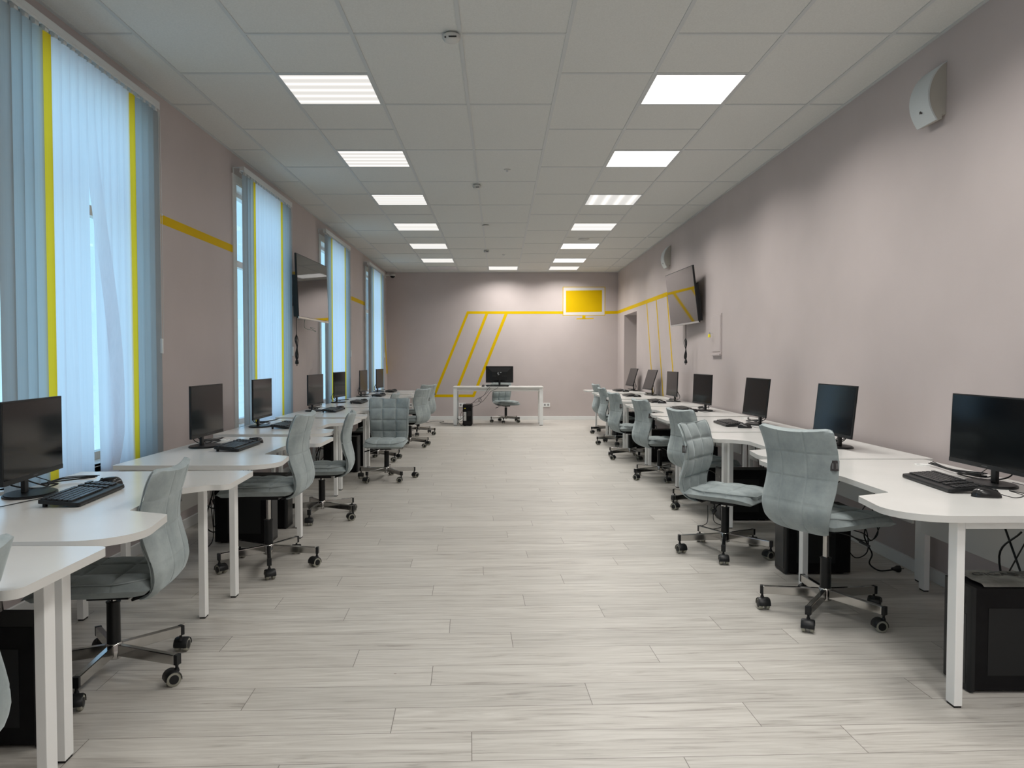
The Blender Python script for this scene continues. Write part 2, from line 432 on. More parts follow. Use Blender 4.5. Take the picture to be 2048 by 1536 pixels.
# painted screen
fx0, fx1, fz0, fz1 = bx(1125), bx(1209.8), bz(631.5), bz(574.2); t = .014
for q in ([(fx0, fz0), (fx1, fz0), (fx1, fz0+t), (fx0, fz0+t)], [(fx0, fz1-t), (fx1, fz1-t), (fx1, fz1), (fx0, fz1)],
          [(fx0, fz0+t), (fx0+t, fz0+t), (fx0+t, fz1-t), (fx0, fz1-t)], [(fx1-t, fz0+t), (fx1, fz0+t), (fx1, fz1-t), (fx1-t, fz1-t)]):
    band_xz(q)
band_xz([(fx0+t, fz0+t), (fx1-t, fz0+t), (fx1-t, fz1-t), (fx0+t, fz1-t)], 2, th=e*.8)
band_xz([(bx(1131.5), bz(625.2)), (bx(1203.5), bz(624)), (bx(1203.5), bz(580.8)), (bx(1131.5), bz(581.8))], th=e*1.2)
band_xz([(bx(1164), bz(637)), (bx(1170.5), bz(637)), (bx(1170.5), fz0), (bx(1164), fz0)])
band_xz([(bx(1152.5), bz(639)), (bx(1187), bz(638)), (bx(1187), bz(636)), (bx(1152.5), bz(636.8))])
struct('wall_back', b, [m_wall, m_yellow, mat('pale_painted_frame', (.60, .57, .56), .5)])
b = MB(); b.box(XL-WT, XR+.5, YR-.2, YR, 0, ZC); struct('wall_front', b, m_wall)

# baseboards
def board(name, boxes):
    b = MB()
    for q in boxes: b.box(*q)
    return struct(name, b, m_white_trim, bevel=.002)
board('baseboard_left', [(XL, XL+.016, YR, YB, 0, .075)])
board('baseboard_right', [(XR-.016, XR, YR, DY0, 0, .075), (XR-.016, XR, DY1, YB-.016, 0, .075)])
board('baseboard_back', [(XL+.016, XR, YB-.016, YB, 0, .075)])

# ceiling: tiles plus exposed grid in one mesh
TX = [-.222+.614*k for k in range(-3, 5)]
TY0, DT = 5.068, .610
b = MB()
b.box(XL-WT, XR+.5, YR-.2, YB+.2, ZC+.004, ZC+.12, 0)
g = .0115
for x in TX: b.box(x-g, x+g, YR, YB, ZC, ZC+.01, 1)
edges = [XL]+TX+[XR]
rule = ['odd', 'even', 'all', 'odd', 'odd', 'even', 'all', 'odd', 'odd']
for i, rl in enumerate(rule):
    x0 = edges[i]+(g if i else 0); x1 = edges[i+1]-(g if i < len(rule)-1 else 0)
    for k in range(-17, 19):
        if rl == 'odd' and k % 2 == 0: continue
        if rl == 'even' and k % 2: continue
        yy = TY0+k*DT; b.box(x0, x1, yy-g, yy+g, ZC+.0005, ZC+.01, 1)
b.box(XL, XL+.02, YR, YB, ZC-.002, ZC+.01, 1); b.box(XR-.02, XR, YR, YB, ZC-.002, ZC+.01, 1); b.box(XL+.02, XR-.02, YB-.02, YB, ZC-.002, ZC+.01, 1)
struct('ceiling', b, [m_tile, m_grid])

# ceiling lights
def panel(k, col, m, label, group, watts=0.0):
    x0, x1 = TX[col]+g, TX[col+1]-g; y0, y1 = TY0+k*DT+g, TY0+(k+1)*DT-g
    cx, cy = (x0+x1)/2, (y0+y1)/2
    t = thing('ceiling_light', label, 'ceiling light', (cx, cy, ZC), 0, group)
    hx, hy = (x1-x0)/2, (y1-y0)/2; f = MB(); q = .008
    f.box(-hx, hx, -hy, -hy+q, -.001, .004); f.box(-hx, hx, hy-q, hy, -.001, .004); f.box(-hx, -hx+q, -hy+q, hy-q, -.001, .004); f.box(hx-q, hx, -hy+q, hy-q, -.001, .004)
    obj('frame', f, m_grid, t)
    d = MB(); d.box(-hx+q, hx-q, -hy+q, hy-q, .001, .0035)
    obj('diffuser', d, m, t)
    if watts:
        ld = bpy.data.lights.new('lamp_beam', 'AREA'); ld.shape = 'SQUARE'; ld.size = .57; ld.energy = watts; ld.spread = R(149); ld.color = (1, .965, .92)
        lo = bpy.data.objects.new('lamp_beam', ld); C.objects.link(lo); lo.parent = t; lo.location = (0, 0, -.006)
ORD = ['nearest', 'second', 'third', 'fourth', 'fifth', 'sixth', 'seventh', 'eighth']
for i, k in enumerate((0, 3, 6, 9, 12, 15)):
    panel(k, 1, m_lightL, f'{ORD[i]} lit square ceiling light of the left column', 'left column of ceiling lights', LAMP_L)
    mm = {6: m_lightRv, 9: m_lightRh}.get(k, m_lightR)
    panel(k, 5, mm, f'{ORD[i]} lit square ceiling light of the right column', 'right column of ceiling lights', LAMP_R)
panel(17, 5, m_lightRh, 'lit ceiling light against the back wall, right column', 'right column of ceiling lights', LAMP_R)
panel(17, 3, m_lightRh, 'lit ceiling light by the back wall between the two columns', 'ceiling lights by the back wall', LAMP_R)
panel(17, 1, m_lightoff, 'unlit grey ceiling light at the back end of the left column', 'left column of ceiling lights')
for k in (-3, -6, -9, -12, -15):  # unseen rows added to light the near foreground; rear left ones run brighter
    panel(k, 1, m_lightL, 'square ceiling light added out of view, left column', 'lights added out of view', LAMP_L*(1 if k > -6 else 3))
    panel(k, 5, m_lightR, 'square ceiling light added out of view, right column', 'lights added out of view', LAMP_R*(1 if k > -6 else 1.05))

# windows
for i, (a, c) in enumerate(WIN_ALL):
    n = 6-i if i < 2 else i-1
    f = MB(); xo = XL-.11; fw = .05
    f.box(xo-.06, xo, a, a+fw, WZ0, WZ1); f.box(xo-.06, xo, c-fw, c, WZ0, WZ1)
    f.box(xo-.06, xo, a+fw, c-fw, WZ0, WZ0+fw); f.box(xo-.06, xo, a+fw, c-fw, WZ1-fw, WZ1)
    f.box(xo-.055, xo-.002, a+fw, c-fw, 2.16, 2.22)
    # reveal lining
    f.box(xo, XL+.006, a, a+.012, WZ0, WZ1); f.box(xo, XL+.006, c-.012, c, WZ0, WZ1); f.box(xo, XL+.006, a+.012, c-.012, WZ1-.012, WZ1)
    f.box(XL, XL+.010, a-.09, a, WZ0, WZ1+.07); f.box(XL, XL+.010, c, c+.09, WZ0, WZ1+.07); f.box(XL, XL+.010, a, c, WZ1, WZ1+.07)
    wo = struct(f'window_{n}', f, m_white_trim)
    gl = MB(); gl.box(xo-.032, xo-.028, a+fw, c-fw, WZ0+fw, WZ1-fw); obj('pane', gl, m_glass, wo)
    s = MB(); s.box(xo, XL+.06, a-.02 if False else a+.012, c-.012, WZ0-.03, WZ0+.004); s.box(XL, XL+.06, a-.04, c+.04, WZ0-.03, WZ0+.004)
    obj('window_sill', s, m_white_trim, wo, bevel=.003)

# ------------------------------------------------------------------ vertical blinds
def blind(y0, n, ycol, label, curl=False, cord=True, seed=1):
    """rail starts at y0; n slats at .0825 spacing; ycol = indices of yellow slats, grey outside them."""
    rnd = random.Random(seed); X = XL+.098; sp = .0825; y1 = y0+n*sp+.03
    t = thing('vertical_blind', label, 'blind', (X, y0, 0), 0, 'vertical blinds on the left wall')
    L = y1-y0
    r = MB(); r.box(-.022, .022, 0, L, 2.955, 2.99); r.box(-.022, -.018, 0, L, 2.94, 2.955); r.box(.018, .022, 0, L, 2.94, 2.955)
    obj('rail', r, m_alu, t, bevel=.002)
    for yy in (.03, L-.03):
        br = MB(); br.box(-.087, .0, yy-.012, yy+.012, 2.985, 2.992); br.box(-.087, -.083, yy-.012, yy+.012, 2.94, 2.985)
        obj('bracket', br, m_alu, t)
    for i in range(n):
        yc = .035+sp*(i+.5)
        cb = MB(); cb.box(-.012, .012, yc-.016, yc+.016, 2.925, 2.955)
        obj('carrier', cb, m_alu, t)
        m = m_slat_yellow if i in ycol else (m_slat_white if ycol[0] < i < ycol[1] else m_slat_grey)
        ang = R(14+rnd.uniform(-5, 5)) if m is not m_slat_yellow else R(8)
        sb = MB(); vs = []; N = 26; top, bot = 2.925, .45+rnd.uniform(0, .02)
        sway = rnd.uniform(-.012, .012) if m is m_slat_white else rnd.uniform(-.004, .004)
        tw = rnd.uniform(-6, 6) if m is m_slat_white else rnd.uniform(-2, 2)
        for k in range(N+1):
            f = k/N; z = top+(bot-top)*f; dy = sway*f; dx = 0; a2 = ang+R(tw)*f; wid = .0445
            g0 = max(0, (f-.12)/.88)
            if curl and i in (7, 8): dy = (.012 if i == 7 else .030)*g0; a2 = ang-R(12)*g0   # hangs straight, slightly apart
            if curl and i == 9:      # swings far over to the right and curls back under at its foot
                dy = .23*math.sin(min(1, g0/.82)*PI/2)**2 if g0 < .82 else .23-.42*(g0-.82)**1.1*2.2
                dx = .035*math.sin(PI*g0); a2 = ang+R(20)*g0+R(75)*max(0, (g0-.80)/.2)**1.5
            if curl and i in (10, 11): dy = .06*g0*(1 if i == 10 else .6); a2 = ang+R(10)*g0
            if curl and i == 6: dy = -.02*g0; dx = .03*g0; a2 = ang+R(28)*g0*g0
            cx_, sx_ = math.cos(a2), math.sin(a2)
            for q in (-1, -.4, .4, 1):
                bow = .004*(1-q*q)
                vs.append((dx+bow*cx_+q*wid*sx_, yc+dy-bow*sx_+q*wid*cx_, z))
        fs = [(k*4+q, k*4+q+1, (k+1)*4+q+1, (k+1)*4+q) for k in range(N) for q in range(3)]
        sb.add(vs, fs)
        obj('slat', sb, m, t, smooth=60)
    if cord:
        c = MB(); yc = L-.005
        c.tube([(.012, yc, 2.95), (.014, yc+.002, 2.2), (.012, yc+.004, 1.40)], .002, sub=3)
        c.tube([(.018, yc+.012, 2.95), (.022, yc+.016, 2.2), (.02, yc+.020, 1.5), (.016, yc+.014, 1.36)], .0018, sub=3)
        c.lathe((.0215, yc+.0155, 2.24), (0, 0, 1), [(0, .002), (.004, .006), (.014, .006), (.018, .002)], 8)
        obj('pull_cord', c, m_cord, t, smooth=60)
        wgt = MB(); wgt.box(.002, .024, yc-.008, yc+.010, 1.32, 1.42); obj('cord_weight', wgt, m_white_trim, t, bevel=.003)
blind(3.535, 20, (4, 15), 'vertical blind of the nearest window, two white slats curled near its foot', True, seed=3)
blind(6.925, 19, (3, 14), 'vertical blind of the second window, left of the wall television', seed=5)
blind(10.185, 20, (4, 15), 'vertical blind of the third window, partly behind the wall television', seed=8)
blind(13.585, 21, (5, 16), 'vertical blind of the farthest window, beside the back corner', seed=11)

# ------------------------------------------------------------------ desks
TOP = .72
def make_desk(side, L, D, label, group):
    """origin at the wall-side near corner; side=+1: extends to +X (left row), -1: to -X (right row)."""
    s = side
    t = thing('computer_desk', label, 'desk', (0, 0, 0), 0, group)
    poly = rounded([(0, 0, .008), (D, 0, .25), (D-.045, .41, .022), (D-.215, .49, .02), (D-.215, L-(.56 if side > 0 else .61), .08),
                    (D-.10, L-(.45 if side > 0 else .50), .05), (D-.02, L-(.45 if side > 0 else .50), .13), (D-.02, L, .03), (0, L, .008)], 10)
    poly = [(s*x, y) for x, y in poly]
    b = MB(); b.prism(poly, TOP-.025, TOP, 0, 1); obj('tabletop', b, [m_desk, m_edge], t, smooth=30)
    for ty in (.045, L-.10):
        for u in (D-.27, .015):
            lg = MB(); lg.box(s*u, s*(u+.03), ty, ty+.055, .008, TOP-.0255)
            l_ = obj('leg', lg, m_leg, t, bevel=.002)
            ft = MB(); ft.box(s*(u+.002), s*(u+.028), ty+.004, ty+.051, 0, .008); obj('foot', ft, m_rubber, l_)
        rl = MB(); rl.box(s*.045, s*(D-.27), ty, ty+.055, TOP-.057, TOP-.0255); obj('side_rail', rl, m_leg, t, bevel=.002)
    mp = MB(); mp.box(s*.05, s*.066, .10, L-.10, .33, TOP-.0255); obj('modesty_panel', mp, m_edge, t, bevel=.001)
    for gy in (L-.22,):
        gm = MB(); gm.lathe((s*.13, gy, TOP), (0, 0, 1), [(0, .04), (.003, .04), (.004, .036)], 24); gm.box(s*.145, s*.16, gy-.006, gy+.006, TOP+.004, TOP+.0045, 1)
        obj('cable_grommet', gm, [m_white_trim, m_black], t, smooth=40)
    return t
LD = [(-2.02, .79), (-2.0, 2.335), (-2.045, 4.08), (-2.145, 5.79), (-2.17, 7.50), (-2.17, 9.12), (-2.17, 10.76), (-2.17, 12.52)]
RD = [(2.385, 2.76), (2.455, 4.36), (2.47, 5.99), (2.485, 7.65), (2.49, 9.30), (2.495, 11.02), (2.495, 12.80)]
LW = ['nearest', 'second', 'third', 'fourth', 'fifth', 'sixth', 'seventh', 'eighth and farthest']
RW = ['nearest', 'second', 'third', 'fourth', 'fifth', 'sixth', 'seventh and farthest']
def dl(w_, row): return f'white notched computer desk, {w_} from the camera in the {row} row'
dL = make_desk(1, 1.52, .87, dl(LW[0], 'left'), 'white desks along the window wall'); dL.location = (*LD[0], 0)
for i in range(1, 8): dup(dL, (*LD[i], 0), R(3.2) if i == 1 else 0, dl(LW[i], 'left'))
for o in dL.children:      # the nearest desk has its far aisle leg set closer to the edge
    if o.name.startswith('leg') and sum((Vector(c_) for c_ in o.bound_box), Vector())[0]/8 > .3 and sum((Vector(c_) for c_ in o.bound_box), Vector())[1]/8 > .7: o.location.x += .08
dR = make_desk(-1, 1.57, .955, dl(RW[0], 'right'), 'white desks along the right wall'); dR.location = (*RD[0], 0)
for i in range(1, 7): dup(dR, (*RD[i], 0), 0, dl(RW[i], 'right'))

# teacher's desk
t = thing('teacher_desk', 'white straight desk standing alone before the back wall', 'desk', (-.015, 15.0, 0))
b = MB(); b.prism(rounded([(-.88, 0, .02), (.88, 0, .02), (.88, .62, .01), (-.88, .62, .01)]), .725, .75, 0, 1); obj('tabletop', b, [m_desk, m_edge], t, smooth=30)
for sx in (-1, 1):
    for y0 in (.02, .54):
        lg = MB(); lg.box(sx*.87, sx*.80, y0, y0+.05, .008, .7245); l_ = obj('leg', lg, m_leg, t, bevel=.002)
        ft = MB(); ft.box(sx*.865, sx*.805, y0+.004, y0+.046, 0, .008); obj('foot', ft, m_rubber, l_)
    rl = MB(); rl.box(sx*.87, sx*.82, .07, .54, .68, .7245); obj('side_rail', rl, m_leg, t)
b = MB(); b.box(-.80, .80, .03, .06, .665, .7245); obj('front_rail', b, m_edge, t)
b = MB(); b.box(-.80, .80, .55, .57, .685, .7245); obj('back_rail', b, m_edge, t)

# ------------------------------------------------------------------ swivel chairs
def samples(lo, hi, n, lines, offs):
    s = [lo+(hi-lo)*i/n for i in range(n+1)]
    for c in lines:
        s = [x for x in s if abs(x-c) > offs[-1]*1.2]
        s += [c]+[c+q*o for o in offs for q in (-1, 1)]
    return sorted(x for x in s if lo-1e-9 <= x <= hi+1e-9)
def groove(d, wdt): return math.exp(-(d/wdt)**2)

def make_chair(name, raised, label, group):
    zs = .445+(.095 if raised else 0)        # top of the seat
    t = thing(name, label, 'chair', (0, 0, 0), 0, group)
    # --- backrest: profile of centre line (x, z rel. seat top), facing +x
    prof = [(-.145, -.10), (-.185, -.082), (-.225, -.04), (-.238, .02), (-.226, .085), (-.212, .15), (-.21, .215), (-.222, .285), (-.243, .35), (-.265, .40)]
    widths = [.13, .165, .195, .208, .212, .213, .215, .219, .223, .226]
    thick = [.011, .015, .021, .026, .028, .028, .027, .026, .023, .015]
    def lerp(tb, v):
        x = v*(len(tb)-1); i = min(int(x), len(tb)-2); f = x-i
        a, b_ = tb[i], tb[i+1]
        if isinstance(a, tuple):
            p0 = Vector(tb[max(i-1, 0)]); p1 = Vector(a); p2 = Vector(b_); p3 = Vector(tb[min(i+2, len(tb)-1)])
            return .5*((2*p1)+(-p0+p2)*f+(2*p0-5*p1+4*p2-p3)*f*f+(-p0+3*p1-3*p2+p3)*f**3)
        return a+(b_-a)*f
    vl = [.40, .60, .80]; hl = .55
    V = samples(0, 1, 22, vl, [.006, .014, .028])
    U = samples(-1, 1, 20, [-.34, .34], [.012, .030, .06])
    def surf(u, v, front):
        c = lerp(prof, v); w_ = lerp(widths, v); th = lerp(thick, v)
        dv = .01; c2 = lerp(prof, min(1, v+dv)); c1 = lerp(prof, max(0, v-dv)); tn = (c2-c1).normalized(); nx, nz = tn.y, -tn.x   # front normal (+x side)
        au = abs(u); roundf = (1-au**6)**(1/2.2) if au < 1 else 0
        h = th*(roundf*.85+.15*(1-au*au))
        g_ = 0
        if front:
            if .22 < v < .985:
                gl = max(groove(u-.34, .035), groove(u+.34, .035)); gh = max(groove(v-q, .014) for q in vl)
                pu = abs(math.sin(PI*(u+1)*1.5)) if False else 1
                g_ = -.010*max(gl, gh)*roundf
                cellu = (1-max(groove(u-.34, .16), groove(u+.34, .16))); cellv = (1-max(groove(v-q, .06) for q in vl))
                h += .006*cellu*cellv*roundf
            if v < .24: h *= .55+.45*max(0, (v-.16)/.08) if v > .16 else .55
        else:
            gl = max(groove(u-.34, .02), groove(u+.34, .02)); gh = max(groove(v-q, .008) for q in (.37, .59, .80))
            if v > .06: g_ = -.0035*max(gl, gh)*roundf
        dd = (h+g_)*(1 if front else -1)
        fwd = .030*u*u*min(1, max(0, v*1.6-.2))            # wings curve forward
        zup = (.020*u*u-.020*max(0, (au-.80)/.20)**2.2)*max(0, (v-.82)/.18)**1.3    # top dips between rounded corners
        zlow = -.0
        return Vector((c.x+nx*dd+fwd, u*w_, zs+c.y+nz*dd+zup))
    b = MB(); nU = len(U)
    for front in (True, False):
        o = len(b.v)
        vs = [surf(u, v, front) for v in V for u in U]
        fs = []
        for i in range(len(V)-1):
            for j in range(nU-1):
                q = (i*nU+j, i*nU+j+1, (i+1)*nU+j+1, (i+1)*nU+j)
                fs.append(q if front else q[::-1])
        b.add(vs, fs)
    o2 = len(V)*nU
    for j in range(nU-1):
        i = len(V)-1
        b.f.append([i*nU+j, i*nU+j+1, o2+i*nU+j+1, o2+i*nU+j]); b.m.append(0)
        b.f.append([j+1, j, o2+j, o2+j+1]); b.m.append(0)
    for i in range(len(V)-1):
        b.f.append([(i+1)*nU, i*nU, o2+i*nU, o2+(i+1)*nU]); b.m.append(0)
        b.f.append([i*nU+nU-1, (i+1)*nU+nU-1, o2+(i+1)*nU+nU-1, o2+i*nU+nU-1]); b.m.append(0)
    back = obj('backrest', b, m_fabric, t, smooth=75)
    # piping along both side edges and top of the front face
    pp = MB()
    for sgn in (-1, 1):
        pp.tube([surf(sgn*.93, .17+.82*k/20, True)+Vector((.001, 0, 0)) for k in range(21)], .0032, 6, sub=1)
    pp.tube([surf(-.93+1.86*k/20, .988, True) for k in range(21)], .003, 6, sub=1)
    obj('piping', pp, m_piping, back, smooth=60)
    lb = MB(); q0 = surf(-.97, .72, False); lb.box(q0.x-.012, q0.x+.016, q0.y-.004, q0.y+.003, q0.z-.024, q0.z+.024)
    lb.box(q0.x-.0126, q0.x-.012, q0.y-.004, q0.y+.022, q0.z-.024, q0.z+.024, 0); lb.box(q0.x-.0132, q0.x-.0126, q0.y+.004, q0.y+.013, q0.z-.014, q0.z+.012, 1)
    lb.box(q0.x-.006, q0.x+.008, q0.y-.0046, q0.y-.004, q0.z-.014, q0.z+.012, 1)
    obj('sewn_label', lb, [m_label, m_labelink], back)
    # --- seat cushion
    sl = [-.065, .085]; swl = [-.34, .34]
    SX = samples(-.205, .255, 16, sl, [.003, .008, .016]); SU = samples(-1, 1, 18, swl, [.012, .03, .06])
    def seat(x, u, top):
        q = (x-.025)/.23; aq = abs(q); au = abs(u)
        er = (1-min(1, aq)**7)**.5*(1-min(1, au)**7)**.5
        hw = .222-.012*max(0, -q)-.015*max(0, q)**3
        zc = zs-.045-.018*max(0, q)**3*1.4
        h = .042*er
        if top:
            gl = max(groove(u-.34, .035), groove(u+.34, .035)); gh = max(groove(x-k, .006) for k in sl)
            ce = (1-max(groove(u-.34, .16), groove(u+.34, .16)))*(1-max(groove(x-k, .03) for k in sl))
            h += (.006*ce-.009*max(gl, gh)*(1 if aq < .93 else 0))*er
            dish = -.006*(1-u*u)
            return Vector((x, u*hw, zc+h+dish*er))
        return Vector((x, u*hw, zc-h*.9))
    b = MB(); n2 = len(SU)
    for top in (True, False):
        vs = [seat(x, u, top) for x in SX for u in SU]
        fs = []
        for i in range(len(SX)-1):
            for j in range(n2-1):
                q = (i*n2+j, (i+1)*n2+j, (i+1)*n2+j+1, i*n2+j+1); fs.append(q if top else q[::-1])
        b.add(vs, fs)
    st = obj('seat', b, m_fabric, t, smooth=80)
    pp = MB(); K = 48
    loop = []
    for k in range(K+1):
        a = 2*PI*k/K; ca, sa = math.cos(a), math.sin(a)
        q = math.copysign(abs(ca)**.35, ca)*.94; u = math.copysign(abs(sa)**.35, sa)*.94
        loop.append(seat(.025+.23*q, u, True)+Vector((0, 0, .001)))
    pp.tube(loop, .0035, 6, sub=1); obj('piping', pp, m_piping, st, smooth=60)
    # --- metalwork
    zu = zs-.085
    b = MB(); b.box(-.13, .13, -.11, .11, zu-.012, zu+.004); b.box(-.08, .08, -.06, .06, zu-.035, zu-.012)
    M = Matrix.Translation((-.150, 0, zu-.008)) @ Matrix.Rotation(R(18), 4, 'Y'); b.obox(M, .08, .24, .010)
    obj('seat_plate', b, m_black, t, bevel=.002)
    b = MB(); b.tube([(0, -.05, zu-.026), (0, -.14, zu-.03), (.01, -.19, zu-.05)], .004); b.cyl((.01, -.185, zu-.049), (.014, -.235, zu-.064), .008, .006, 8)
    obj('height_lever', b, m_black, t, smooth=60)
    ztop = zu-.03; zc_ = .30 if not raised else .285
    b = MB(); b.cyl((0, 0, .12), (0, 0, zc_), .0265, .0255, 24); b.cyl((0, 0, zc_), (0, 0, zc_+.004), .028, .028, 24); obj('column_cover', b, m_black, t, smooth=40)
    if ztop > zc_: b = MB(); b.cyl((0, 0, zc_+.004), (0, 0, ztop), .0145, None, 20); obj('gas_piston', b, m_chrome, t, smooth=40)
    b = MB(); b.lathe((0, 0, .07), (0, 0, 1), [(0, .022), (.006, .031), (.06, .033), (.066, .028)], 24); obj('hub', b, m_chrome, t, smooth=50)
    for k in range(5):
        a = 2*PI*k/5+R(36)
        d = Vector((math.cos(a), math.sin(a), 0)); M = Matrix.Rotation(a, 4, 'Z')
        b = MB(); # rectangular tube from hub to tip, gently sloping
        zi, zo = .108, .098
        vs = []
        for x, zc2, hh in ((.025, zi, .023), (.295, zo, .0195)):
            for yy, zz in ((-.0125, -hh), (.0125, -hh), (.0125, hh), (-.0125, hh)): vs.append(M @ Vector((x, yy, zc2+zz)))
        b.add(vs, [(0, 1, 5, 4), (1, 2, 6, 5), (2, 3, 7, 6), (3, 0, 4, 7), (3, 2, 1, 0), (4, 5, 6, 7)])
        leg = obj('base_leg', b, m_chrome, t, bevel=.003)
        cp = MB(); cp.obox(M @ Matrix.Translation((.303, 0, zo)), .016, .027, .041); cp.cyl(M @ Vector((.30, 0, zo-.018)), M @ Vector((.30, 0, .052)), .006, None, 10)
        obj('end_cap', cp, m_black, leg, bevel=.002)
        # caster: swivelled at its own angle
        ca = a+[.6, -1.0, 1.9, .2, -2.2][k]; W = Matrix.Translation(M @ Vector((.30, 0, 0))) @ Matrix.Rotation(ca, 4, 'Z')
        c = MB(); off = .018
        for sy in (-1, 1):
            o_ = W @ Vector((off, sy*.009, .029)); ax = (W.to_3x3() @ Vector((0, sy, 0)))
            c.lathe(o_, ax, [(0, .0255), (.003, .029), (.015, .029), (.018, .026)], 20, 1)
            c.lathe(o_+ax*.0175, ax, [(0, .019), (.002, .018), (.003, .012)], 16, 0)
        vs = []; N = 10
        for yy in (-.03, -.024, .024, .03):
            for k2 in range(N+1):
                th = R(-12)+R(200)*k2/N; rr = .0325 if abs(yy) < .028 else .029
                vs.append(W @ Vector((off-math.cos(th)*rr, yy*1.0, .029+math.sin(th)*rr)))
        c.add(vs, [(r_*(N+1)+k2, r_*(N+1)+k2+1, (r_+1)*(N+1)+k2+1, (r_+1)*(N+1)+k2) for r_ in range(3) for k2 in range(N)], 0)
        c.cyl(W @ Vector((0, 0, .052)), W @ Vector((0, 0, .064)), .011, .008, 10, 0)
        obj('caster', c, [m_black, m_tread], leg, smooth=50)
    return t

def spin(c, deg):
    """turn the five-legged base of a chair without turning seat and back."""
    for o in c.children:
        if o.name.split('.')[0] in ('base_leg', 'hub'): o.rotation_euler = (0, 0, R(deg))
GC = {'L': 'swivel chairs of the left row', 'R': 'swivel chairs of the right row'}
cl = lambda w_, row, extra='': f'grey-green quilted swivel chair{extra}, {w_} in the {row} row'
low = make_chair('swivel_chair', False, cl('fifth', 'left', ' turned to face the camera'), GC['L'])
high = make_chair('swivel_chair', True, 'raised grey-green swivel chair seen from behind, nearest in the right row', GC['R'])
low.location = (-1.20, 8.25, 0); low.rotation_euler = (0, 0, R(-90)); spin(low, -16+90)
high.location = (1.64, 3.86, 0); high.rotation_euler = (0, 0, R(28)); spin(high, -19-28)
CH = [  # (x, y, heading, base angle in the world, raised, label, group)
    (-1.42, 1.655, 180, 30, 0, 'grey-green swivel chair cut off by the left edge at the nearest desk', 'L'),
    (-1.56, 3.105, 186, 20, 0, 'grey-green quilted swivel chair pushed under the second desk, left row', 'L'),
    (-1.43, 4.78, 180, 35, 1, 'raised grey-green swivel chair with chrome column, third in the left row', 'L'),
    (-1.437, 6.26, 187, 12, 0, cl('fourth', 'left', ' seen edge-on'), 'L'),
    (-1.54, 9.80, 178, 0, 0, 'grey-green swivel chair mostly hidden behind the one facing the camera', 'L'),
    (-1.31, 11.38, 157, 0, 0, cl('seventh', 'left'), 'L'),
    (-1.38, 13.2, 150, 20, 0, cl('farthest', 'left'), 'L'),
    (1.50, 5.11, -38, 0, 0, 'swivel chair turned so its quilted front shows, second in the right row', 'R'),
    (1.77, 6.70, 18, 22, 0, 'grey-green swivel chair behind the turned one, third in the right row', 'R'),
    (1.73, 8.32, 12, 21, 0, cl('fourth', 'right'), 'R'),
    (1.70, 10.02, 10, 30, 0, cl('fifth', 'right'), 'R'),
    (1.78, 11.70, 5, 10, 0, cl('sixth', 'right'), 'R'),
    (1.90, 13.42, 8, 10, 0, cl('farthest', 'right'), 'R'),
    (.14, 15.78, -65, 8, 0, 'grey quilted swivel chair under the lone desk by the back wall', 'T'),
]
for (x, y, hd, ba, ra, lab, gr) in CH:
    c = dup(high if ra else low, (x, y, 0), R(hd), lab, GC.get(gr, 'chair of the lone desk')); spin(c, ba-hd)

# ------------------------------------------------------------------ monitors, keyboards, mice, towers
def make_monitor(tilt, label, group, back_logo=False):
    t = thing('monitor', label, 'monitor', (0, 0, 0), 0, group)
    W_, H_ = .545, .325; zc = .235
    def tm(m): return Matrix.Translation((0, 0, zc)) @ Matrix.Rotation(R(-tilt), 4, 'Y')
    T = tm(0)
    def P(mb): mb.v = [tuple(T @ Vector(v)) for v in mb.v]; return mb
    b = MB(); b.box(.018, .030, -W_/2, W_/2, -H_/2, H_/2)
    vs = [(.018, y, z) for y, z in ((-.24, -.14), (.24, -.14), (.24, .14), (-.24, .14))]+[(-.006, y, z) for y, z in ((-.15, -.11), (.15, -.11), (.15, .05), (-.15, .05))]
    b.add(vs, [(4, 5, 6, 7), (0, 1, 5, 4), (1, 2, 6, 5), (2, 3, 7, 6), (3, 0, 4, 7)])
    b.box(-.018, -.004, -.05, .05, -.06, .04)
    shell = obj('shell', P(b), m_black, t, bevel=.0015)
    b = MB(); b.box(.0300, .0306, -W_/2+.007, W_/2-.007, -H_/2+.020, H_/2-.007); obj('screen', P(b), m_screen, t)
    b = MB(); b.box(.0300, .0312, -W_/2, W_/2, -H_/2, -H_/2+.019); b.box(.0312, .0314, -.02, .02, -H_/2+.008, -H_/2+.012, 1); obj('lower_bezel', P(b), [m_black, mat('dim_bezel_mark', (.06, .065, .07), .4)], t)
    b = MB(); b.box(-.020, -.004, -.019, .019, .010, zc-.0); obj('stand_neck', b, m_black, t, bevel=.003)
    b = MB(); K = 36; ring = [(.01+.095*math.cos(2*PI*k/K), .135*math.sin(2*PI*k/K)) for k in range(K)]
    b.prism(ring, 0, .006); b.prism([(x*.93, y*.93) for x, y in ring], .006, .010); obj('stand_base', b, m_black, t, smooth=40)
    if back_logo:
        b = MB()
        for (y, z, w_, h_) in ((-.012, -.005, .028, .016), (-.03, .015, .026, .012), (.024, .038, .024, .008), (-.028, .035, .02, .008)): b.box(-.0195, -.0182, -y-w_/2, -y+w_/2, z-h_/2, z+h_/2)
        obj('back_mark', P(b), m_logo, shell)
        b = MB(); b.box(-.0075, -.0062, -.145, .145, -.035, -.028); obj('back_ridge', P(b), mat('dark_grey_plastic', (.03, .032, .034), .4), shell)
    return t
ML = [(-1.955, 3.20, 8, 0), (-1.90, 4.97, 0, 0), (-2.0, 6.46, 1, 0), (-2.02, 8.42, -4, 0), (-2.10, 10.08, -4, 0), (-2.075, 11.72, -2, 0), (-2.08, 13.35, -4, 0)]
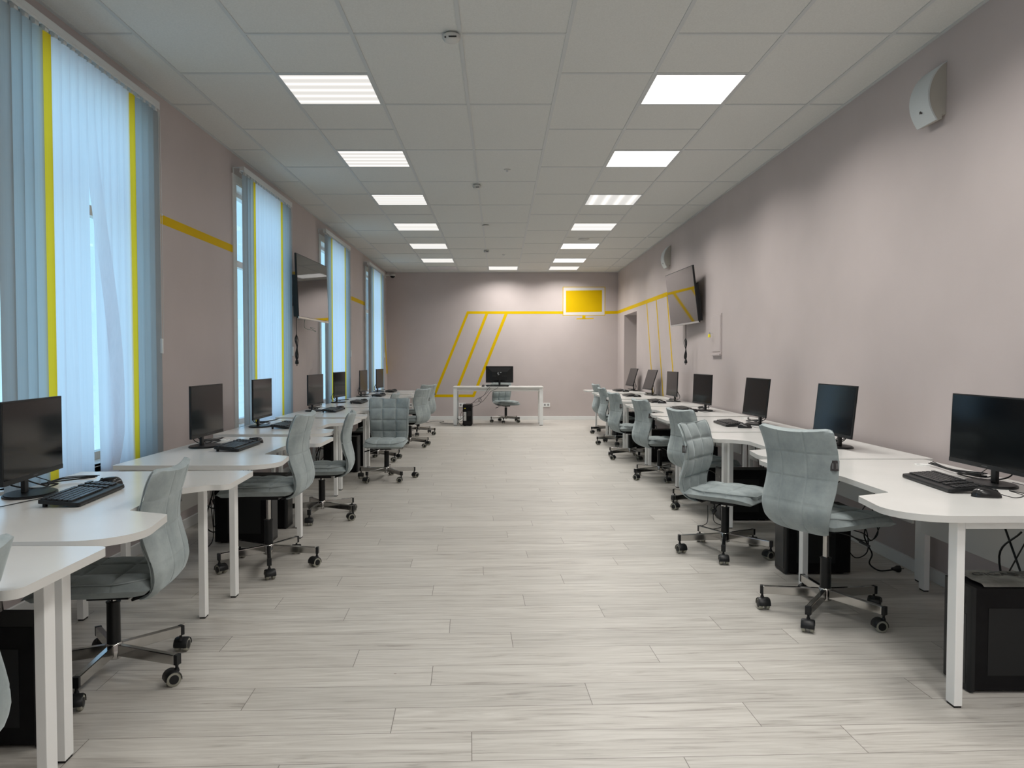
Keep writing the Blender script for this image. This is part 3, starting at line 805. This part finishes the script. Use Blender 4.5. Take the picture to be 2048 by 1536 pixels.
MR = [(2.205, 3.45, 180, 2), (2.17, 4.95, 181, 6), (2.235, 6.66, 182, 6), (2.25, 8.48, 186, 2), (2.34, 10.36, 182, 2), (2.40, 12.2, 184, 17), (2.405, 13.9, 184, 17)]
mons = {}
for q in (0, 2, 6, 17): mons[q] = None
def put_monitor(x, y, hd, tl, lab, grp):
    if mons[tl] is None: m = mons[tl] = make_monitor(tl, lab, grp); m.location = (x, y, TOP); m.rotation_euler = (0, 0, R(hd)); return m
    return dup(mons[tl], (x, y, TOP), R(hd), lab, grp)
for i, (x, y, hd, tl) in enumerate(ML):
    lab = ['large black monitor cut off by the left edge, nearest on the left', 'black monitor on the third left desk, before bare wall'][i] if i < 2 else f'black monitor on the {LW[i+1]} desk of the left row'
    put_monitor(x, y, hd, tl, lab, 'monitors on the left desks')
for i, (x, y, hd, tl) in enumerate(MR):
    lab = 'black monitor at the right edge of the view, nearest on the right' if i == 0 else f'black monitor on the {RW[i]} desk of the right row'
    put_monitor(x, y, hd, tl, lab, 'monitors on the right desks')
m = make_monitor(0, 'black monitor seen from behind on the lone desk', 'monitor of the lone desk', True); m.location = (.01, 15.35, .75); m.rotation_euler = (0, 0, R(90))

def make_keyboard(label, group):
    """long side along y; user side towards +x."""
    t = thing('keyboard', label, 'keyboard', (0, 0, 0), 0, group)
    T = Matrix.Translation((0, 0, .006)) @ Matrix.Rotation(R(5), 4, 'Y')
    b = MB(); b.prism(rounded([(-.075, -.225, .012), (.075, -.225, .012), (.075, .225, .012), (-.075, .225, .012)], 4), .004, .018, M=T)
    b.prism(rounded([(.055, -.22, .01), (.078, -.22, .01), (.078, .22, .01), (.055, .22, .01)], 4), .0035, .013, M=T)
    for sy in (-1, 1): b.obox(Matrix.Translation((-.060, sy*.19, .009)), .012, .02, .018)
    obj('body', b, m_black, t, bevel=.002)
    KB_ = [MB(), MB(), MB()]; px = .019
    for r_ in range(6):
        x = .038-r_*px-(0.004 if r_ == 5 else 0)
        y = -.213; j = 0
        while y < .205:
            wd = px
            if r_ == 0 and 4 == j: wd = px*6
            if r_ in (1, 2, 3) and j in (0, 12): wd = px*1.5
            if abs(y-.078) < .008 and False: pass
            if not (.072 < y < .080 or (.137 < y < .143)):
                KB_[0 if y < .072 else 1 if y < .137 else 2].obox(T @ Matrix.Translation((x, y+wd/2, .021)), px*.82, wd-px*.18, .007)
            y += wd; j += 1
            if abs(y-.076) < px*.5: y += .006
            if abs(y-.139) < px*.5: y += .006
    for nm, k in zip(('letter_keys', 'navigation_keys', 'number_keys'), KB_): obj(nm, k, m_keytop, t, bevel=.0012)
    return t
def make_mouse(label, group):
    """nose towards -x."""
    t = thing('mouse', label, 'mouse', (0, 0, 0), 0, group)
    b = MB(); NU, NV = 20, 10; vs = []
    for i in range(NV+1):
        ph = PI/2*i/NV
        for j in range(NU):
            a = 2*PI*j/NU; ca, sa = math.cos(a), math.sin(a)
            rx = .056*abs(math.cos(ph))**.7; ry = (.031-.005*math.exp(-((ca*.5)/.25)**2))*abs(math.cos(ph))**.7
            x = rx*ca; z = .037*math.sin(ph)*(1-.25*(x/.056)*-1*.6)
            vs.append((x, ry*sa, z))
    fs = [(i*NU+j, i*NU+(j+1) % NU, (i+1)*NU+(j+1) % NU, (i+1)*NU+j) for i in range(NV) for j in range(NU)]
    fs.append(tuple(range(NU-1, -1, -1)))
    b.add(vs, fs); obj('body', b, mat('satin_black_plastic', (.012, .012, .013), .22) if 'satin_black_plastic' not in bpy.data.materials else bpy.data.materials['satin_black_plastic'], t, smooth=60)
    b = MB(); b.cyl((-.032, -.004, .024), (-.032, .004, .024), .009, None, 14); obj('scroll_wheel', b, m_rubber, t, smooth=50)
    return t
KBL = [(-1.685, 3.13, 5, (-1.735, 3.44)), (-1.655, 4.90, 0, (-1.64, 5.20)), (-1.77, 6.44, 0, (-1.76, 6.74)), (-1.80, 8.38, 0, (-1.79, 8.72)), (-1.81, 9.98, 0, (-1.80, 10.32)), (-1.84, 11.83, 0, (-1.83, 12.15)), (-1.86, 13.35, 0, (-1.85, 13.68))]
KBR = [(1.975, 3.44, 176, (1.985, 3.14)), (1.98, 5.02, 180, (1.99, 4.70)), (1.97, 6.64, 178, (2.01, 6.32)), (2.02, 8.60, 180, (2.065, 8.25)), (2.05, 10.24, 180, (2.085, 9.9)), (2.00, 11.88, 180, (2.07, 11.56)), (2.12, 13.74, 180, (2.20, 13.42))]
kb0 = ms0 = None
for row, lst, ws in (('left', KBL, LW[1:]), ('right', KBR, RW)):
    for i, (x, y, hd, mp) in enumerate(lst):
        lk = f'black keyboard on the {ws[i]} desk of the {row} row'; lm = f'black mouse on the {ws[i]} desk of the {row} row'
        gk, gm_ = f'keyboards on the {row} desks', f'mice on the {row} desks'
        if kb0 is None:
            kb0 = make_keyboard(lk, gk); kb0.location = (x, y, TOP+.0005); kb0.rotation_euler = (0, 0, R(hd))
            ms0 = make_mouse(lm, gm_); ms0.location = (*mp, TOP+.0005); ms0.rotation_euler = (0, 0, R(hd))
        else:
            dup(kb0, (x, y, TOP+.0005), R(hd), lk, gk); dup(ms0, (*mp, TOP+.0005), R(hd+random.uniform(-15, 15)), lm, gm_)
dup(kb0, (-.03, 15.12, .7505), R(90), 'black keyboard lying on the lone desk by the back wall', 'keyboard of the lone desk')
dup(ms0, (-.31, 15.14, .7505), R(80), 'black mouse at the left end of the lone desk keyboard', 'mouse of the lone desk')
b = MB(); b.box(-.17, .19, 15.5, 15.55, .75, .80); b.box(-.27, -.17, 15.5, 15.54, .75, .785)
tag(obj('paper_tray', b, mat('pale_green_grey_tray', (.42, .46, .45), .4), bevel=.002), 'pale low tray behind the monitor on the lone desk', 'tray')

def make_tower(label, group):
    """front faces +x, origin at front-bottom centre."""
    t = thing('computer_tower', label, 'computer', (0, 0, 0), 0, group)
    D_, W_, H_ = .39, .185, .405
    b = MB(); b.box(-D_, -.02, -W_/2+.004, W_/2-.004, .012, H_)
    for x in (-.34, -.06):
        for sy in (-1, 1): b.box(x-.02, x+.02, sy*.05-.012, sy*.05+.012, 0, .012)
    obj('case', b, m_blackmatte, t, bevel=.003)
    for sy in (-1, 1): b = MB(); b.box(-.30, -.07, sy*(W_/2-.004), sy*(W_/2-.0025), .07, .33); obj('side_panel', b, m_black, t)
    b = MB(); b.prism(rounded([(-.02, -W_/2, 0), (-.004, -W_/2, .01), (0, -W_/2+.02, .02), (0, W_/2-.02, .02), (-.004, W_/2, .01), (-.02, W_/2, 0)], 4), .008, H_+.003)
    f = obj('front_panel', b, m_black, t, smooth=40)
    b = MB(); b.box(-.001, .0015, -.065, .065, .03, .30); obj('front_inset', b, mat('dark_grey_fascia', (.025, .027, .028), .4) if 'dark_grey_fascia' not in bpy.data.materials else bpy.data.materials['dark_grey_fascia'], f)
    b = MB(); b.cyl((-.001, .045, .345), (.003, .045, .345), .010, None, 18); obj('power_button', b, mat('button_grey', (.05, .05, .05), .3) if 'button_grey' not in bpy.data.materials else bpy.data.materials['button_grey'], f)
    b = MB(); b.box(-.0005, .0012, -.05, -.036, .335, .341); b.box(-.0005, .0012, -.05, -.036, .350, .356); obj('usb_port', b, m_rubber, f)
    return t
TWL = [(-1.505, 2.60, 1), (-1.585, 5.44, 2), (-1.60, 5.90, 3), (-1.60, 8.84, 4), (-1.60, 9.35, 5), (-1.60, 11.0, 6), (-1.60, 12.75, 7)]
TWR = [(1.80, 3.02, 0), (1.70, 4.66, 1), (1.76, 6.20, 2), (1.80, 7.82, 3), (1.86, 9.70, 4), (1.86, 11.25, 5), (1.90, 12.93, 6)]
tw0 = None
for row, lst, ws in (('left', TWL, LW), ('right', TWR, RW)):
    for (x, y, di) in lst:
        lb = f'black computer tower on the floor under the {ws[di]} desk, {row} row'; gr = f'computer towers under the {row} desks'
        rz = 0 if row == 'left' else PI
        if tw0 is None: tw0 = make_tower(lb, gr); tw0.location = (x, y, 0)
        else: dup(tw0, (x, y, 0), rz, lb, gr)
# tower of the lone desk: its rear faces the camera
tt = dup(tw0, (-.61, 15.29, 0), R(90), 'black computer tower seen from its rear beside the left leg of the lone desk', 'computer tower of the lone desk')
b = MB(); b.box(-.3915, -.390, .02, .075, .10, .27, 0); b.box(-.3915, -.390, .03, .06, .335, .345, 2); b.box(-.3915, -.390, -.07, .0, .19, .29, 1)
for k in range(5): b.box(-.3915, -.390, -.07, .06, .03+k*.012, .036+k*.012, 1)
obj('rear_ports', b, [m_silver, m_rubber, m_keytag], tt)

# plastic bag with printed lettering on the nearest right tower
b = MB(); NX, NY = 26, 14; vs = []
rb = random.Random(5)
for i in range(NX+1):
    for j in range(NY+1):
        x = 1.86+.36*i/NX; y = 2.945+.20*j/NY
        z = .4105+.006*abs(math.sin(9*x+4*y))+.004*abs(math.sin(31*x-17*y))+rb.uniform(0, .0015)
        if j == 0: z = .409
        vs.append((x, y, z))
n1 = len(vs); vs += [(v[0], v[1], v[2]-.0012) for v in vs]; NJ = NY+1
fs = [(i*NJ+j, (i+1)*NJ+j, (i+1)*NJ+j+1, i*NJ+j+1) for i in range(NX) for j in range(NY)]
fs += [tuple(n1+q for q in f[::-1]) for f in fs]
for i in range(NX): fs += [(i*NJ, n1+i*NJ, n1+(i+1)*NJ, (i+1)*NJ), ((i+1)*NJ+NY, n1+(i+1)*NJ+NY, n1+i*NJ+NY, i*NJ+NY)]
for j in range(NY): fs += [(j+1, n1+j+1, n1+j, j), (NX*NJ+j, n1+NX*NJ+j, n1+NX*NJ+j+1, NX*NJ+j+1)]
b.add(vs, fs)
bag = thing('plastic_bag', 'crumpled grey plastic bag with dark lettering on the nearest right tower', 'bag', (1.86, 2.945, .409))
o = obj('film', b, m_bag, bag, smooth=70); o.location = (-1.86, -2.945, -.409)
cu = bpy.data.curves.new('lettering', 'FONT'); cu.body = 'GIGABYTE'; cu.size = .062; cu.extrude = .0004; cu.align_x = 'CENTER'
cu.materials.append(m_ink)
tf = bpy.data.objects.new('lettering_curve', cu); C.objects.link(tf); bpy.context.view_layer.update()
tme = bpy.data.meshes.new_from_object(tf.evaluated_get(bpy.context.evaluated_depsgraph_get())); bpy.data.objects.remove(tf)
to = bpy.data.objects.new('printed_lettering', tme); C.objects.link(to); to.parent = bag; to.location = (.18, .115, .0125); to.rotation_euler = (0, 0, 0); to['label'] = 'dark printed letters on the bag'

# ------------------------------------------------------------------ cables
def tangle(name, label, cx, cy, z, sx, sy, n, seed, r=.0032, group=None, ends=None):
    rnd = random.Random(seed); b = MB()
    for k in range(n):
        pts = []; a = rnd.uniform(0, 2*PI); K = rnd.randint(5, 8)
        for j in range(K):
            a += rnd.uniform(.6, 1.8)
            pts.append((cx+sx*math.cos(a)*rnd.uniform(.3, 1), cy+sy*math.sin(a)*rnd.uniform(.3, 1), z+r+rnd.uniform(0, .025)))
        if ends: pts[0] = ends[0]; pts[-1] = ends[1]
        b.tube(pts, r, 6, sub=6)
    return tag(obj(name, b, m_black, smooth=60), label, 'cable', group)
for row, lst, dk, ws, s in (('left', ML, LD[1:], LW[1:], 1), ('right', MR, RD, RW, -1)):
    for i, (x, y, hd, tl) in enumerate(lst):
        hang = (x-s*.05, y+.02, TOP+.13); gro = (dk[i][0]+s*.13, dk[i][1]+(1.52 if s > 0 else 1.57)-.22, TOP+.008)
        b = MB(); rnd = random.Random(i*7+(3 if s > 0 else 50))
        for k in range(3):
            p = [(x-s*.022, y-.03+.04*k, TOP+.17), (x-s*.05, y-.05+.05*k, TOP+.06+.02*k), (x-s*(.03+.03*k), y+.10+.06*k, TOP+.008+.004*k),
                 (x+s*(.03-.05*k)-s*.02, y+.22, TOP+.014), (x-s*(.06+.02*k), y+.12+.05*k, TOP+.022), (x-s*.03, y+.32, TOP+.010+.006*k), (gro[0]+.01*k, max(y+.36, gro[1]-.06), TOP+.016+.004*k)]
            p = [(q[0]+rnd.uniform(-.02, .02) if 0 < j < 6 else q[0], q[1]+rnd.uniform(-.03, .03) if 0 < j < 6 else q[1], q[2]) for j, q in enumerate(p)]
            lo = dk[i][1]; hi = lo+(1.5 if s > 0 else 1.55)
            p = [(q[0] if j in (0, 1) else (max(q[0], dk[i][0]+.02) if s > 0 else min(q[0], dk[i][0]-.02)), min(max(q[1], lo+.03), hi), q[2]) for j, q in enumerate(p)]
            b.tube(p, .0034 if k < 2 else .0022, 6, sub=7)
        tag(obj('monitor_cables', b, m_black, smooth=60), f'tangle of black cables behind the monitor on the {ws[i]} desk, {row} row', 'cable', f'cables on the {row} desks')
# keyboard and mouse leads on the visible desks
def lead(label, pts, r=.0017, grp='keyboard and mouse leads'):
    b = MB(); b.tube(pts, r, 6, sub=7); tag(obj('thin_cable', b, m_black, smooth=60), label, 'cable', grp)
z_ = TOP+.003
lead('thin mouse lead on the nearest right desk', [(2.035, 3.13, z_+.01), (2.08, 3.11, z_), (2.15, 3.16, z_), (2.13, 3.22, z_+.01), (2.20, 3.20, z_), (2.30, 3.30, z_+.004), (2.33, 3.5, z_)])
lead('thin mouse lead reaching behind the keyboard, second left desk', [(-1.79, 3.43, z_+.01), (-1.83, 3.38, z_), (-1.80, 3.24, z_), (-1.86, 3.02, z_), (-1.90, 2.9, z_), (-1.97, 2.98, z_)])
lead('thin looping mouse lead on the third left desk', [(-1.69, 5.20, z_+.01), (-1.74, 5.22, z_), (-1.77, 5.10, z_), (-1.80, 5.22, z_), (-1.86, 5.12, z_), (-1.95, 5.2, z_)])
lead('thin mouse lead on the third right desk', [(2.06, 6.32, z_+.01), (2.12, 6.30, z_), (2.2, 6.4, z_), (2.3, 6.42, z_)])
lead('thin mouse lead on the fourth right desk', [(2.12, 8.25, z_+.01), (2.18, 8.2, z_), (2.28, 8.28, z_), (2.35, 8.4, z_)])

# cables below the desks, behind the towers
for row, lst, dk, ws, s in (('left', TWL, LD, LW, 1), ('right', TWR, RD, RW, -1)):
    for q, (x, y, di) in enumerate(lst):
        rnd = random.Random(q*3+(1 if s > 0 else 90)); b = MB(); xb = x-s*.395; xr = dk[di][0]+s*.10
        if di > 5: continue
        far = .28 if q % 2 == 0 else .2
        yy = y+(far if not (row == 'left' and di in (2, 4)) else -far)
        hang_z = .55 if True else .4
        for k in range(4):
            p = [(xb, y+rnd.uniform(-.05, .05), .12+.07*k), (xb-s*.05, y+.5*(yy-y)+rnd.uniform(-.05, .05), .10+.06*k+rnd.uniform(-.04, .04)),
                 (xb-s*rnd.uniform(.0, .07), yy+rnd.uniform(-.1, .1), .16+rnd.uniform(-.08, .2)), (xb-s*rnd.uniform(-.02, .05), yy+rnd.uniform(-.12, .12), .35+rnd.uniform(-.1, .1)),
                 (xb-s*rnd.uniform(.0, .05), yy+rnd.uniform(-.1, .1), hang_z)]
            if k == 3: p[-1] = (xb-s*.06, yy+.2*(1 if yy > y else -1), .012); p[-2] = (xb-s*.02, yy+.05, .05)
            xm = dk[di][0]+s*.08
            p = [(max(a_[0], xm) if s > 0 else min(a_[0], xm), a_[1], a_[2]) for a_ in p]
            b.tube(p, .0034 if k % 2 else .0045, 6, sub=7)
        tag(obj('hanging_cables', b, m_black, smooth=60), f'black cables hanging behind the tower under the {ws[di]} desk, {row} row', 'cable', f'cables under the {row} desks')
b = MB(); b.tube([(2.10, 4.66, .30), (2.15, 4.66, .33), (2.205, 4.64, .287), (2.197, 4.63, .219), (2.218, 4.62, .16), (2.241, 4.62, .109), (2.226, 4.62, .055), (2.286, 4.62, .012), (2.37, 4.62, .018)], .0045, 8, sub=8)
b.lathe((2.36, 4.62, .022), (1, .1, 0), [(0, .008), (.02, .013), (.032, .02), (.05, .02)], 14); b.cyl((2.41, 4.617, .024), (2.432, 4.619, .024), .0024)
for pts in ([(2.11, 4.60, .22), (2.20, 4.58, .20), (2.24, 4.55, .26), (2.20, 4.54, .40), (2.26, 4.52, .50), (2.30, 4.5, .60)], [(2.11, 4.68, .14), (2.16, 4.66, .08), (2.22, 4.64, .12), (2.20, 4.60, .24), (2.15, 4.58, .36), (2.22, 4.55, .50), (2.26, 4.54, .62)],
            [(2.11, 4.62, .26), (2.18, 4.60, .24), (2.23, 4.60, .20), (2.27, 4.58, .30), (2.30, 4.56, .42), (2.26, 4.52, .47), (2.20, 4.50, .52)]):
    b.tube(pts, .0032, 6, sub=8)
tag(obj('power_plug_cable', b, m_black, smooth=50), 'black cables behind the second right tower, one loose plug by the baseboard', 'cable')
b = MB(); b.tube([(1.62, 5.98, .15), (1.60, 5.92, .03), (1.53, 5.86, .008), (1.60, 5.78, .008), (1.70, 5.88, .01), (1.66, 5.97, .05), (1.70, 5.99, .3)], .003, 6, sub=8)
tag(obj('looped_cable', b, m_black, smooth=60), 'thin looped cable on the floor beside a right desk leg', 'cable')
# cables of the lone desk
b = MB(); zt = .755
b.tube([(-.16, 15.02, zt), (-.22, 14.97, .70), (-.30, 14.96, .58), (-.42, 14.96, .52), (-.50, 14.95, .45), (-.56, 14.93, .41), (-.58, 14.90, .37)], .0042, 6, sub=7)
b.tube([(-.14, 15.02, zt), (-.23, 14.965, .64), (-.34, 14.95, .55), (-.40, 14.955, .47), (-.52, 14.94, .44), (-.60, 14.9, .36)], .003, 6, sub=7)
b.tube([(.0, 15.02, zt), (-.06, 14.97, .71), (-.16, 14.96, .66), (-.24, 14.96, .56), (-.33, 14.96, .46), (-.39, 14.96, .48), (-.38, 14.95, .53), (-.34, 14.95, .50), (-.38, 14.95, .42), (-.46, 14.93, .39), (-.55, 14.9, .36)], .004, 6, sub=7)
b.tube([(-.70, 14.9, .30), (-.74, 14.87, .22), (-.73, 14.86, .14), (-.78, 14.86, .13), (-.77, 14.86, .06), (-.72, 14.86, .01), (-.70, 14.87, .05), (-.67, 14.895, .10)], .0035, 6, sub=7)
b.tube([(-.66, 14.895, .20), (-.75, 14.87, .12), (-.80, 14.9, .15), (-.74, 14.85, .09), (-.68, 14.895, .12)], .003, 6, sub=7)
tag(obj('desk_cables', b, m_black, smooth=60), 'black cables running from the lone desk top down to its tower', 'cable')
b = MB(); b.tube([(-.86, 15.3, .006), (-1.05, 15.45, .006), (-1.20, 15.6, .006), (-1.13, 15.9, .006), (-1.30, 15.7, .03), (-1.50, 15.7, .006), (-1.58, 15.9, .08), (-1.48, 15.95, .06), (-1.55, 15.8, .01), (-1.8, 16.0, .006)], .004, 6, sub=8)
tag(obj('floor_cable', b, mat('dark_grey_cable', (.06, .06, .06), .5), smooth=60), 'thin cable looping over the floor left of the lone desk', 'cable')

# ------------------------------------------------------------------ wall televisions
def tv(label, x, y, z, hd, tilt, wallx, group):
    t = thing('wall_television', label, 'television', (x, y, z), R(hd), group)
    T = Matrix.Rotation(R(tilt), 4, 'Y')
    def P(mb): mb.v = [tuple(T @ Vector(v)) for v in mb.v]; return mb
    W_, H_ = 1.225, .70
    b = MB(); b.box(-.022, 0, -W_/2, W_/2, -H_/2, H_/2); b.box(-.065, -.022, -W_/2+.03, W_/2-.03, -H_/2+.02, .12); b.box(-.035, -.022, -.45, .45, .12, .28)
    obj('housing', P(b), m_black, t, bevel=.004)
    b = MB(); b.box(0, .0012, -W_/2+.008, W_/2-.008, -H_/2+.022, H_/2-.008); obj('screen', P(b), m_tvscreen, t)
    b = MB(); b.box(-.012, .004, -W_/2, W_/2, -H_/2-.002, -H_/2+.02); obj('lower_bezel', P(b), m_silver, t, bevel=.003)
    dw = abs(wallx-x)/math.cos(R(hd) if hd < 90 else R(hd-180))
    b = MB(); b.box(-dw+.002, -dw+.012, -.22, .22, -.18, .18); b.box(-dw+.012, -.035, -.05, .05, -.06, .06); b.box(-.075, -.06, -.20, -.15, -.2, .2); b.box(-.075, -.06, .15, .20, -.2, .2)
    obj('wall_mount', b, m_blackmatte, t)
    # mains lead hanging bundled below
    yl = .06 if hd > 90 else -.50
    sgn = 1 if hd > 90 else -1
    b = MB(); b.tube([(-.05, yl, -.33), (-.05, yl, -.45), (-.05, yl+.01, -.54)], .004, 6, sub=4)
    for k in range(3):
        b.tube([(-.05, yl, -.52), (-.05+.01*k, yl+.05-.03*k, -.58), (-.045, yl+.015, -.67), (-.04, yl-.03+.03*k, -.76), (-.05, yl, -.80), (-.055, yl+.03-.03*k, -.74), (-.05, yl+.01, -.66), (-.055, yl-.04+.03*k, -.58), (-.05, yl, -.52)], .004, 6, sub=5)
    b.lathe((-.05, yl+.01, -.79), (0, 0, -1), [(0, .008), (.02, .016), (.04, .02), (.055, .017)], 12)
    for q in (-.008, .008): b.cyl((-.05, yl+.01+q, -.845), (-.05, yl+.01+q, -.865), .0025, None, 8)
    obj('mains_lead', b, m_black, t, smooth=60)
    return t
tv('large black wall television between the second and third windows', -2.135, 8.95, 2.075, -2.4, -2, XL, 'wall televisions')
tv('large black wall television hung on the right wall, tilted down', 2.345, 10.02, 2.075, 183, 7, XR, 'wall televisions')
b = MB(); b.tube([(-2.25, 9.05, 1.80), (-2.28, 9.10, 1.66), (-2.24, 9.3, 1.63), (-2.22, 9.42, 1.62), (-2.26, 9.30, 1.66), (-2.25, 9.5, 1.66)], .0022, 6, sub=7)
tag(obj('green_wire', b, mat('dull_green_wire', (.05, .16, .11), .5), smooth=60), 'thin green wire dangling under the left wall television', 'cable')

# wall loudspeakers
def speaker(y0, label):
    t = thing('wall_speaker', label, 'loudspeaker', (XR, y0, 2.78), 0, 'wall speakers on the right wall')
    def arc(off, z0=-.15, z1=.175, n=20):
        pts = []
        for k in range(n+1):
            f = k/n; z = z0+(z1-z0)*f
            d = .105*(1-((f-.42)/(.58 if f > .42 else .62))**2)**(.75 if f > .42 else 1) if abs(f-.42) < .58 else 0
            pts.append((-(max(0, d)-off), z))
        return pts
    A = arc(0); poly = [(0, .175)]+[(0, -.12), (-.03, -.12), (-.03, -.145)]+A[:-1]
    W_ = .19
    Mx = Matrix(((1, 0, 0, 0), (0, 0, 1, 0), (0, 1, 0, 0), (0, 0, 0, 1)))   # (x, z, y) -> (x, y, z)
    b = MB(); b.prism([(min(-.001, x+.006), z) for x, z in poly], .0, W_, M=Mx); obj('shell', b, m_spk, t, smooth=40)
    b = MB(); vs = []
    P2 = arc(0)
    for x, z in P2: vs += [(x-.002, -.004, z), (x-.002, W_+.004, z)]
    for x, z in P2: vs += [(x+.008, -.004, z), (x+.008, W_+.004, z)]
    n = len(P2); fs = []
    for k in range(n-1):
        a = 2*k; fs += [(a, a+1, a+3, a+2), (2*n+a+2, 2*n+a+3, 2*n+a+1, 2*n+a), (a, a+2, 2*n+a+2, 2*n+a), (a+3, a+1, 2*n+a+1, 2*n+a+3)]
    fs += [(1, 0, 2*n, 2*n+1), (2*n-2, 2*n-1, 4*n-1, 4*n-2)]
    b.add(vs, fs); obj('grille', b, m_grille, t, smooth=40)
    b = MB(); k = 4; x, z = P2[k]; b.box(x-.0045, x-.002, .085, .102, z-.006, z+.008); b.box(x-.005, x-.002, .075, .085, z-.010, z-.002); obj('badge', b, m_label, t)
speaker(4.405, 'curved white loudspeaker high on the right wall, near the camera')
speaker(11.40, 'small curved white loudspeaker above the right wall television')

# flush electrical cabinet with its key
t = thing('electrical_cabinet', 'flush wall-coloured cabinet door on the right wall with a yellow key tag', 'cabinet', (XR, 8.93, 1.57))
b = MB(); b.box(-.010, 0, -.175, .175, -.225, .235); obj('frame', b, m_wall, t, bevel=.002)
b = MB(); b.box(-.015, -.010, -.155, .155, -.20, .215); obj('door', b, m_wall, t, bevel=.002)
b = MB(); b.box(-.030, 0, -.178, .178, -.245, -.225); obj('lower_lip', b, m_wall, t, bevel=.002)
b = MB(); b.cyl((-.015, .145, .02), (-.045, .145, .02), .004, None, 8); b.box(-.062, -.045, .143, .147, .01, .03); b.cyl((-.055, .150, .008), (-.055, .150, -.03), .012, .016, 12, 1); obj('key', b, [m_silver, m_keytag], t, smooth=50)

# sockets
def socket(x, z, label):
    t = thing('wall_socket', label, 'socket', (x, YB, z), 0, 'white sockets on the back wall')
    b = MB(); b.box(-.075, .075, -.012, 0, -.042, .042); obj('plate', b, m_white_trim, t, bevel=.003)
    for sx in (-.035, .035):
        b = MB(); b.cyl((sx, -.0125, 0), (sx, -.006, 0), .021, None, 18); obj('outlet', b, mat('grey_outlet', (.22, .22, .22), .5) if 'grey_outlet' not in bpy.data.materials else bpy.data.materials['grey_outlet'], t, smooth=40)
socket(1.01, .315, 'white double socket right of the lone desk')
socket(-.78, .315, 'white double socket behind the lone desk tower')
socket(-1.91, .31, 'white double socket at the left end of the back wall')

# ceiling devices
def detector(x, y, r, h, label, slot=True):
    t = thing('smoke_detector', label, 'smoke detector', (x, y, ZC), 0, 'detectors along the ceiling centre')
    b = MB(); b.lathe((0, 0, 0), (0, 0, -1), [(0, r*.8), (.010, r), (h*.55, r), (h*.9, r*.78), (h, r*.6)], 28); s_ = obj('housing', b, m_detector, t, smooth=40)
    if slot:
        b = MB(); b.box(-r*.25, r*.6, -r*.95, -r*.86, -h*.80, -h*.62); b.box(-r*.7, -r*.55, -r*.8, -r*.7, -h*.80, -h*.62); obj('vent_slot', b, m_rubber, t)
detector(-.27, 4.46, .052, .042, 'large white smoke detector on the ceiling grid nearest the camera')
detector(-.235, 8.25, .045, .045, 'white smoke detector with a black slot, second along the ceiling')
detector(-.185, 10.70, .05, .022, 'flat white detector disc, third along the ceiling', False)
detector(-.21, 13.15, .048, .045, 'small white smoke detector farthest along the ceiling')
def sprinkler(x, y, label):
    t = thing('ceiling_sprinkler', label, 'sprinkler', (x, y, ZC), 0, 'small round ceiling fittings')
    b = MB(); b.lathe((0, 0, .004), (0, 0, -1), [(0, .032), (.008, .032), (.010, .026)], 20); obj('flange', b, m_detector, t, smooth=40)
    b = MB(); b.cyl((0, 0, -.006), (0, 0, -.022), .012, .008, 12); obj('nozzle', b, m_silver, t, smooth=40)
sprinkler(.08, 7.60, 'small sprinkler on a ceiling tile left of the second right light')
sprinkler(.085, 13.70, 'tiny sprinkler on a ceiling tile near the back wall')
t = thing('ceiling_vent', 'small round ceiling ring between the fourth and fifth right lights', 'vent', (1.30, 11.95, ZC))
b = MB(); K = 32; vs = []
for z, r in ((.004, .085), (-.008, .085), (-.010, .07), (.002, .062)): vs += [(r*math.cos(2*PI*k/K), r*math.sin(2*PI*k/K), z) for k in range(K)]
b.add(vs, [(q*K+k, q*K+(k+1) % K, (q+1)*K+(k+1) % K, (q+1)*K+k) for q in range(3) for k in range(K)]); obj('ring', b, m_detector, t, smooth=50)
b = MB(); b.cyl((0, 0, .003), (0, 0, -.003), .06, None, 24); obj('disc', b, m_grid, t, smooth=40)

# dome camera in the back left corner
t = thing('dome_camera', 'white dome camera with dark lens in the back left ceiling corner', 'camera', (-2.23, 16.30, 3.03))
b = MB(); b.lathe((0, 0, .045), (0, 0, -1), [(0, .045), (.01, .058), (.04, .060), (.05, .056)], 24); obj('housing', b, m_detector, t, smooth=50)
b = MB(); b.lathe((0, 0, -.005), (0, 0, -1), [(0, .05), (.015, .046), (.032, .03), (.042, .012)], 24); obj('lens_dome', b, m_screen, t, smooth=60)
b = MB(); b.box(-.148, -.136, -.05, .05, -.05, .035); b.box(-.136, -.04, -.015, .015, .0, .03); obj('wall_bracket', b, m_detector, t, bevel=.003)
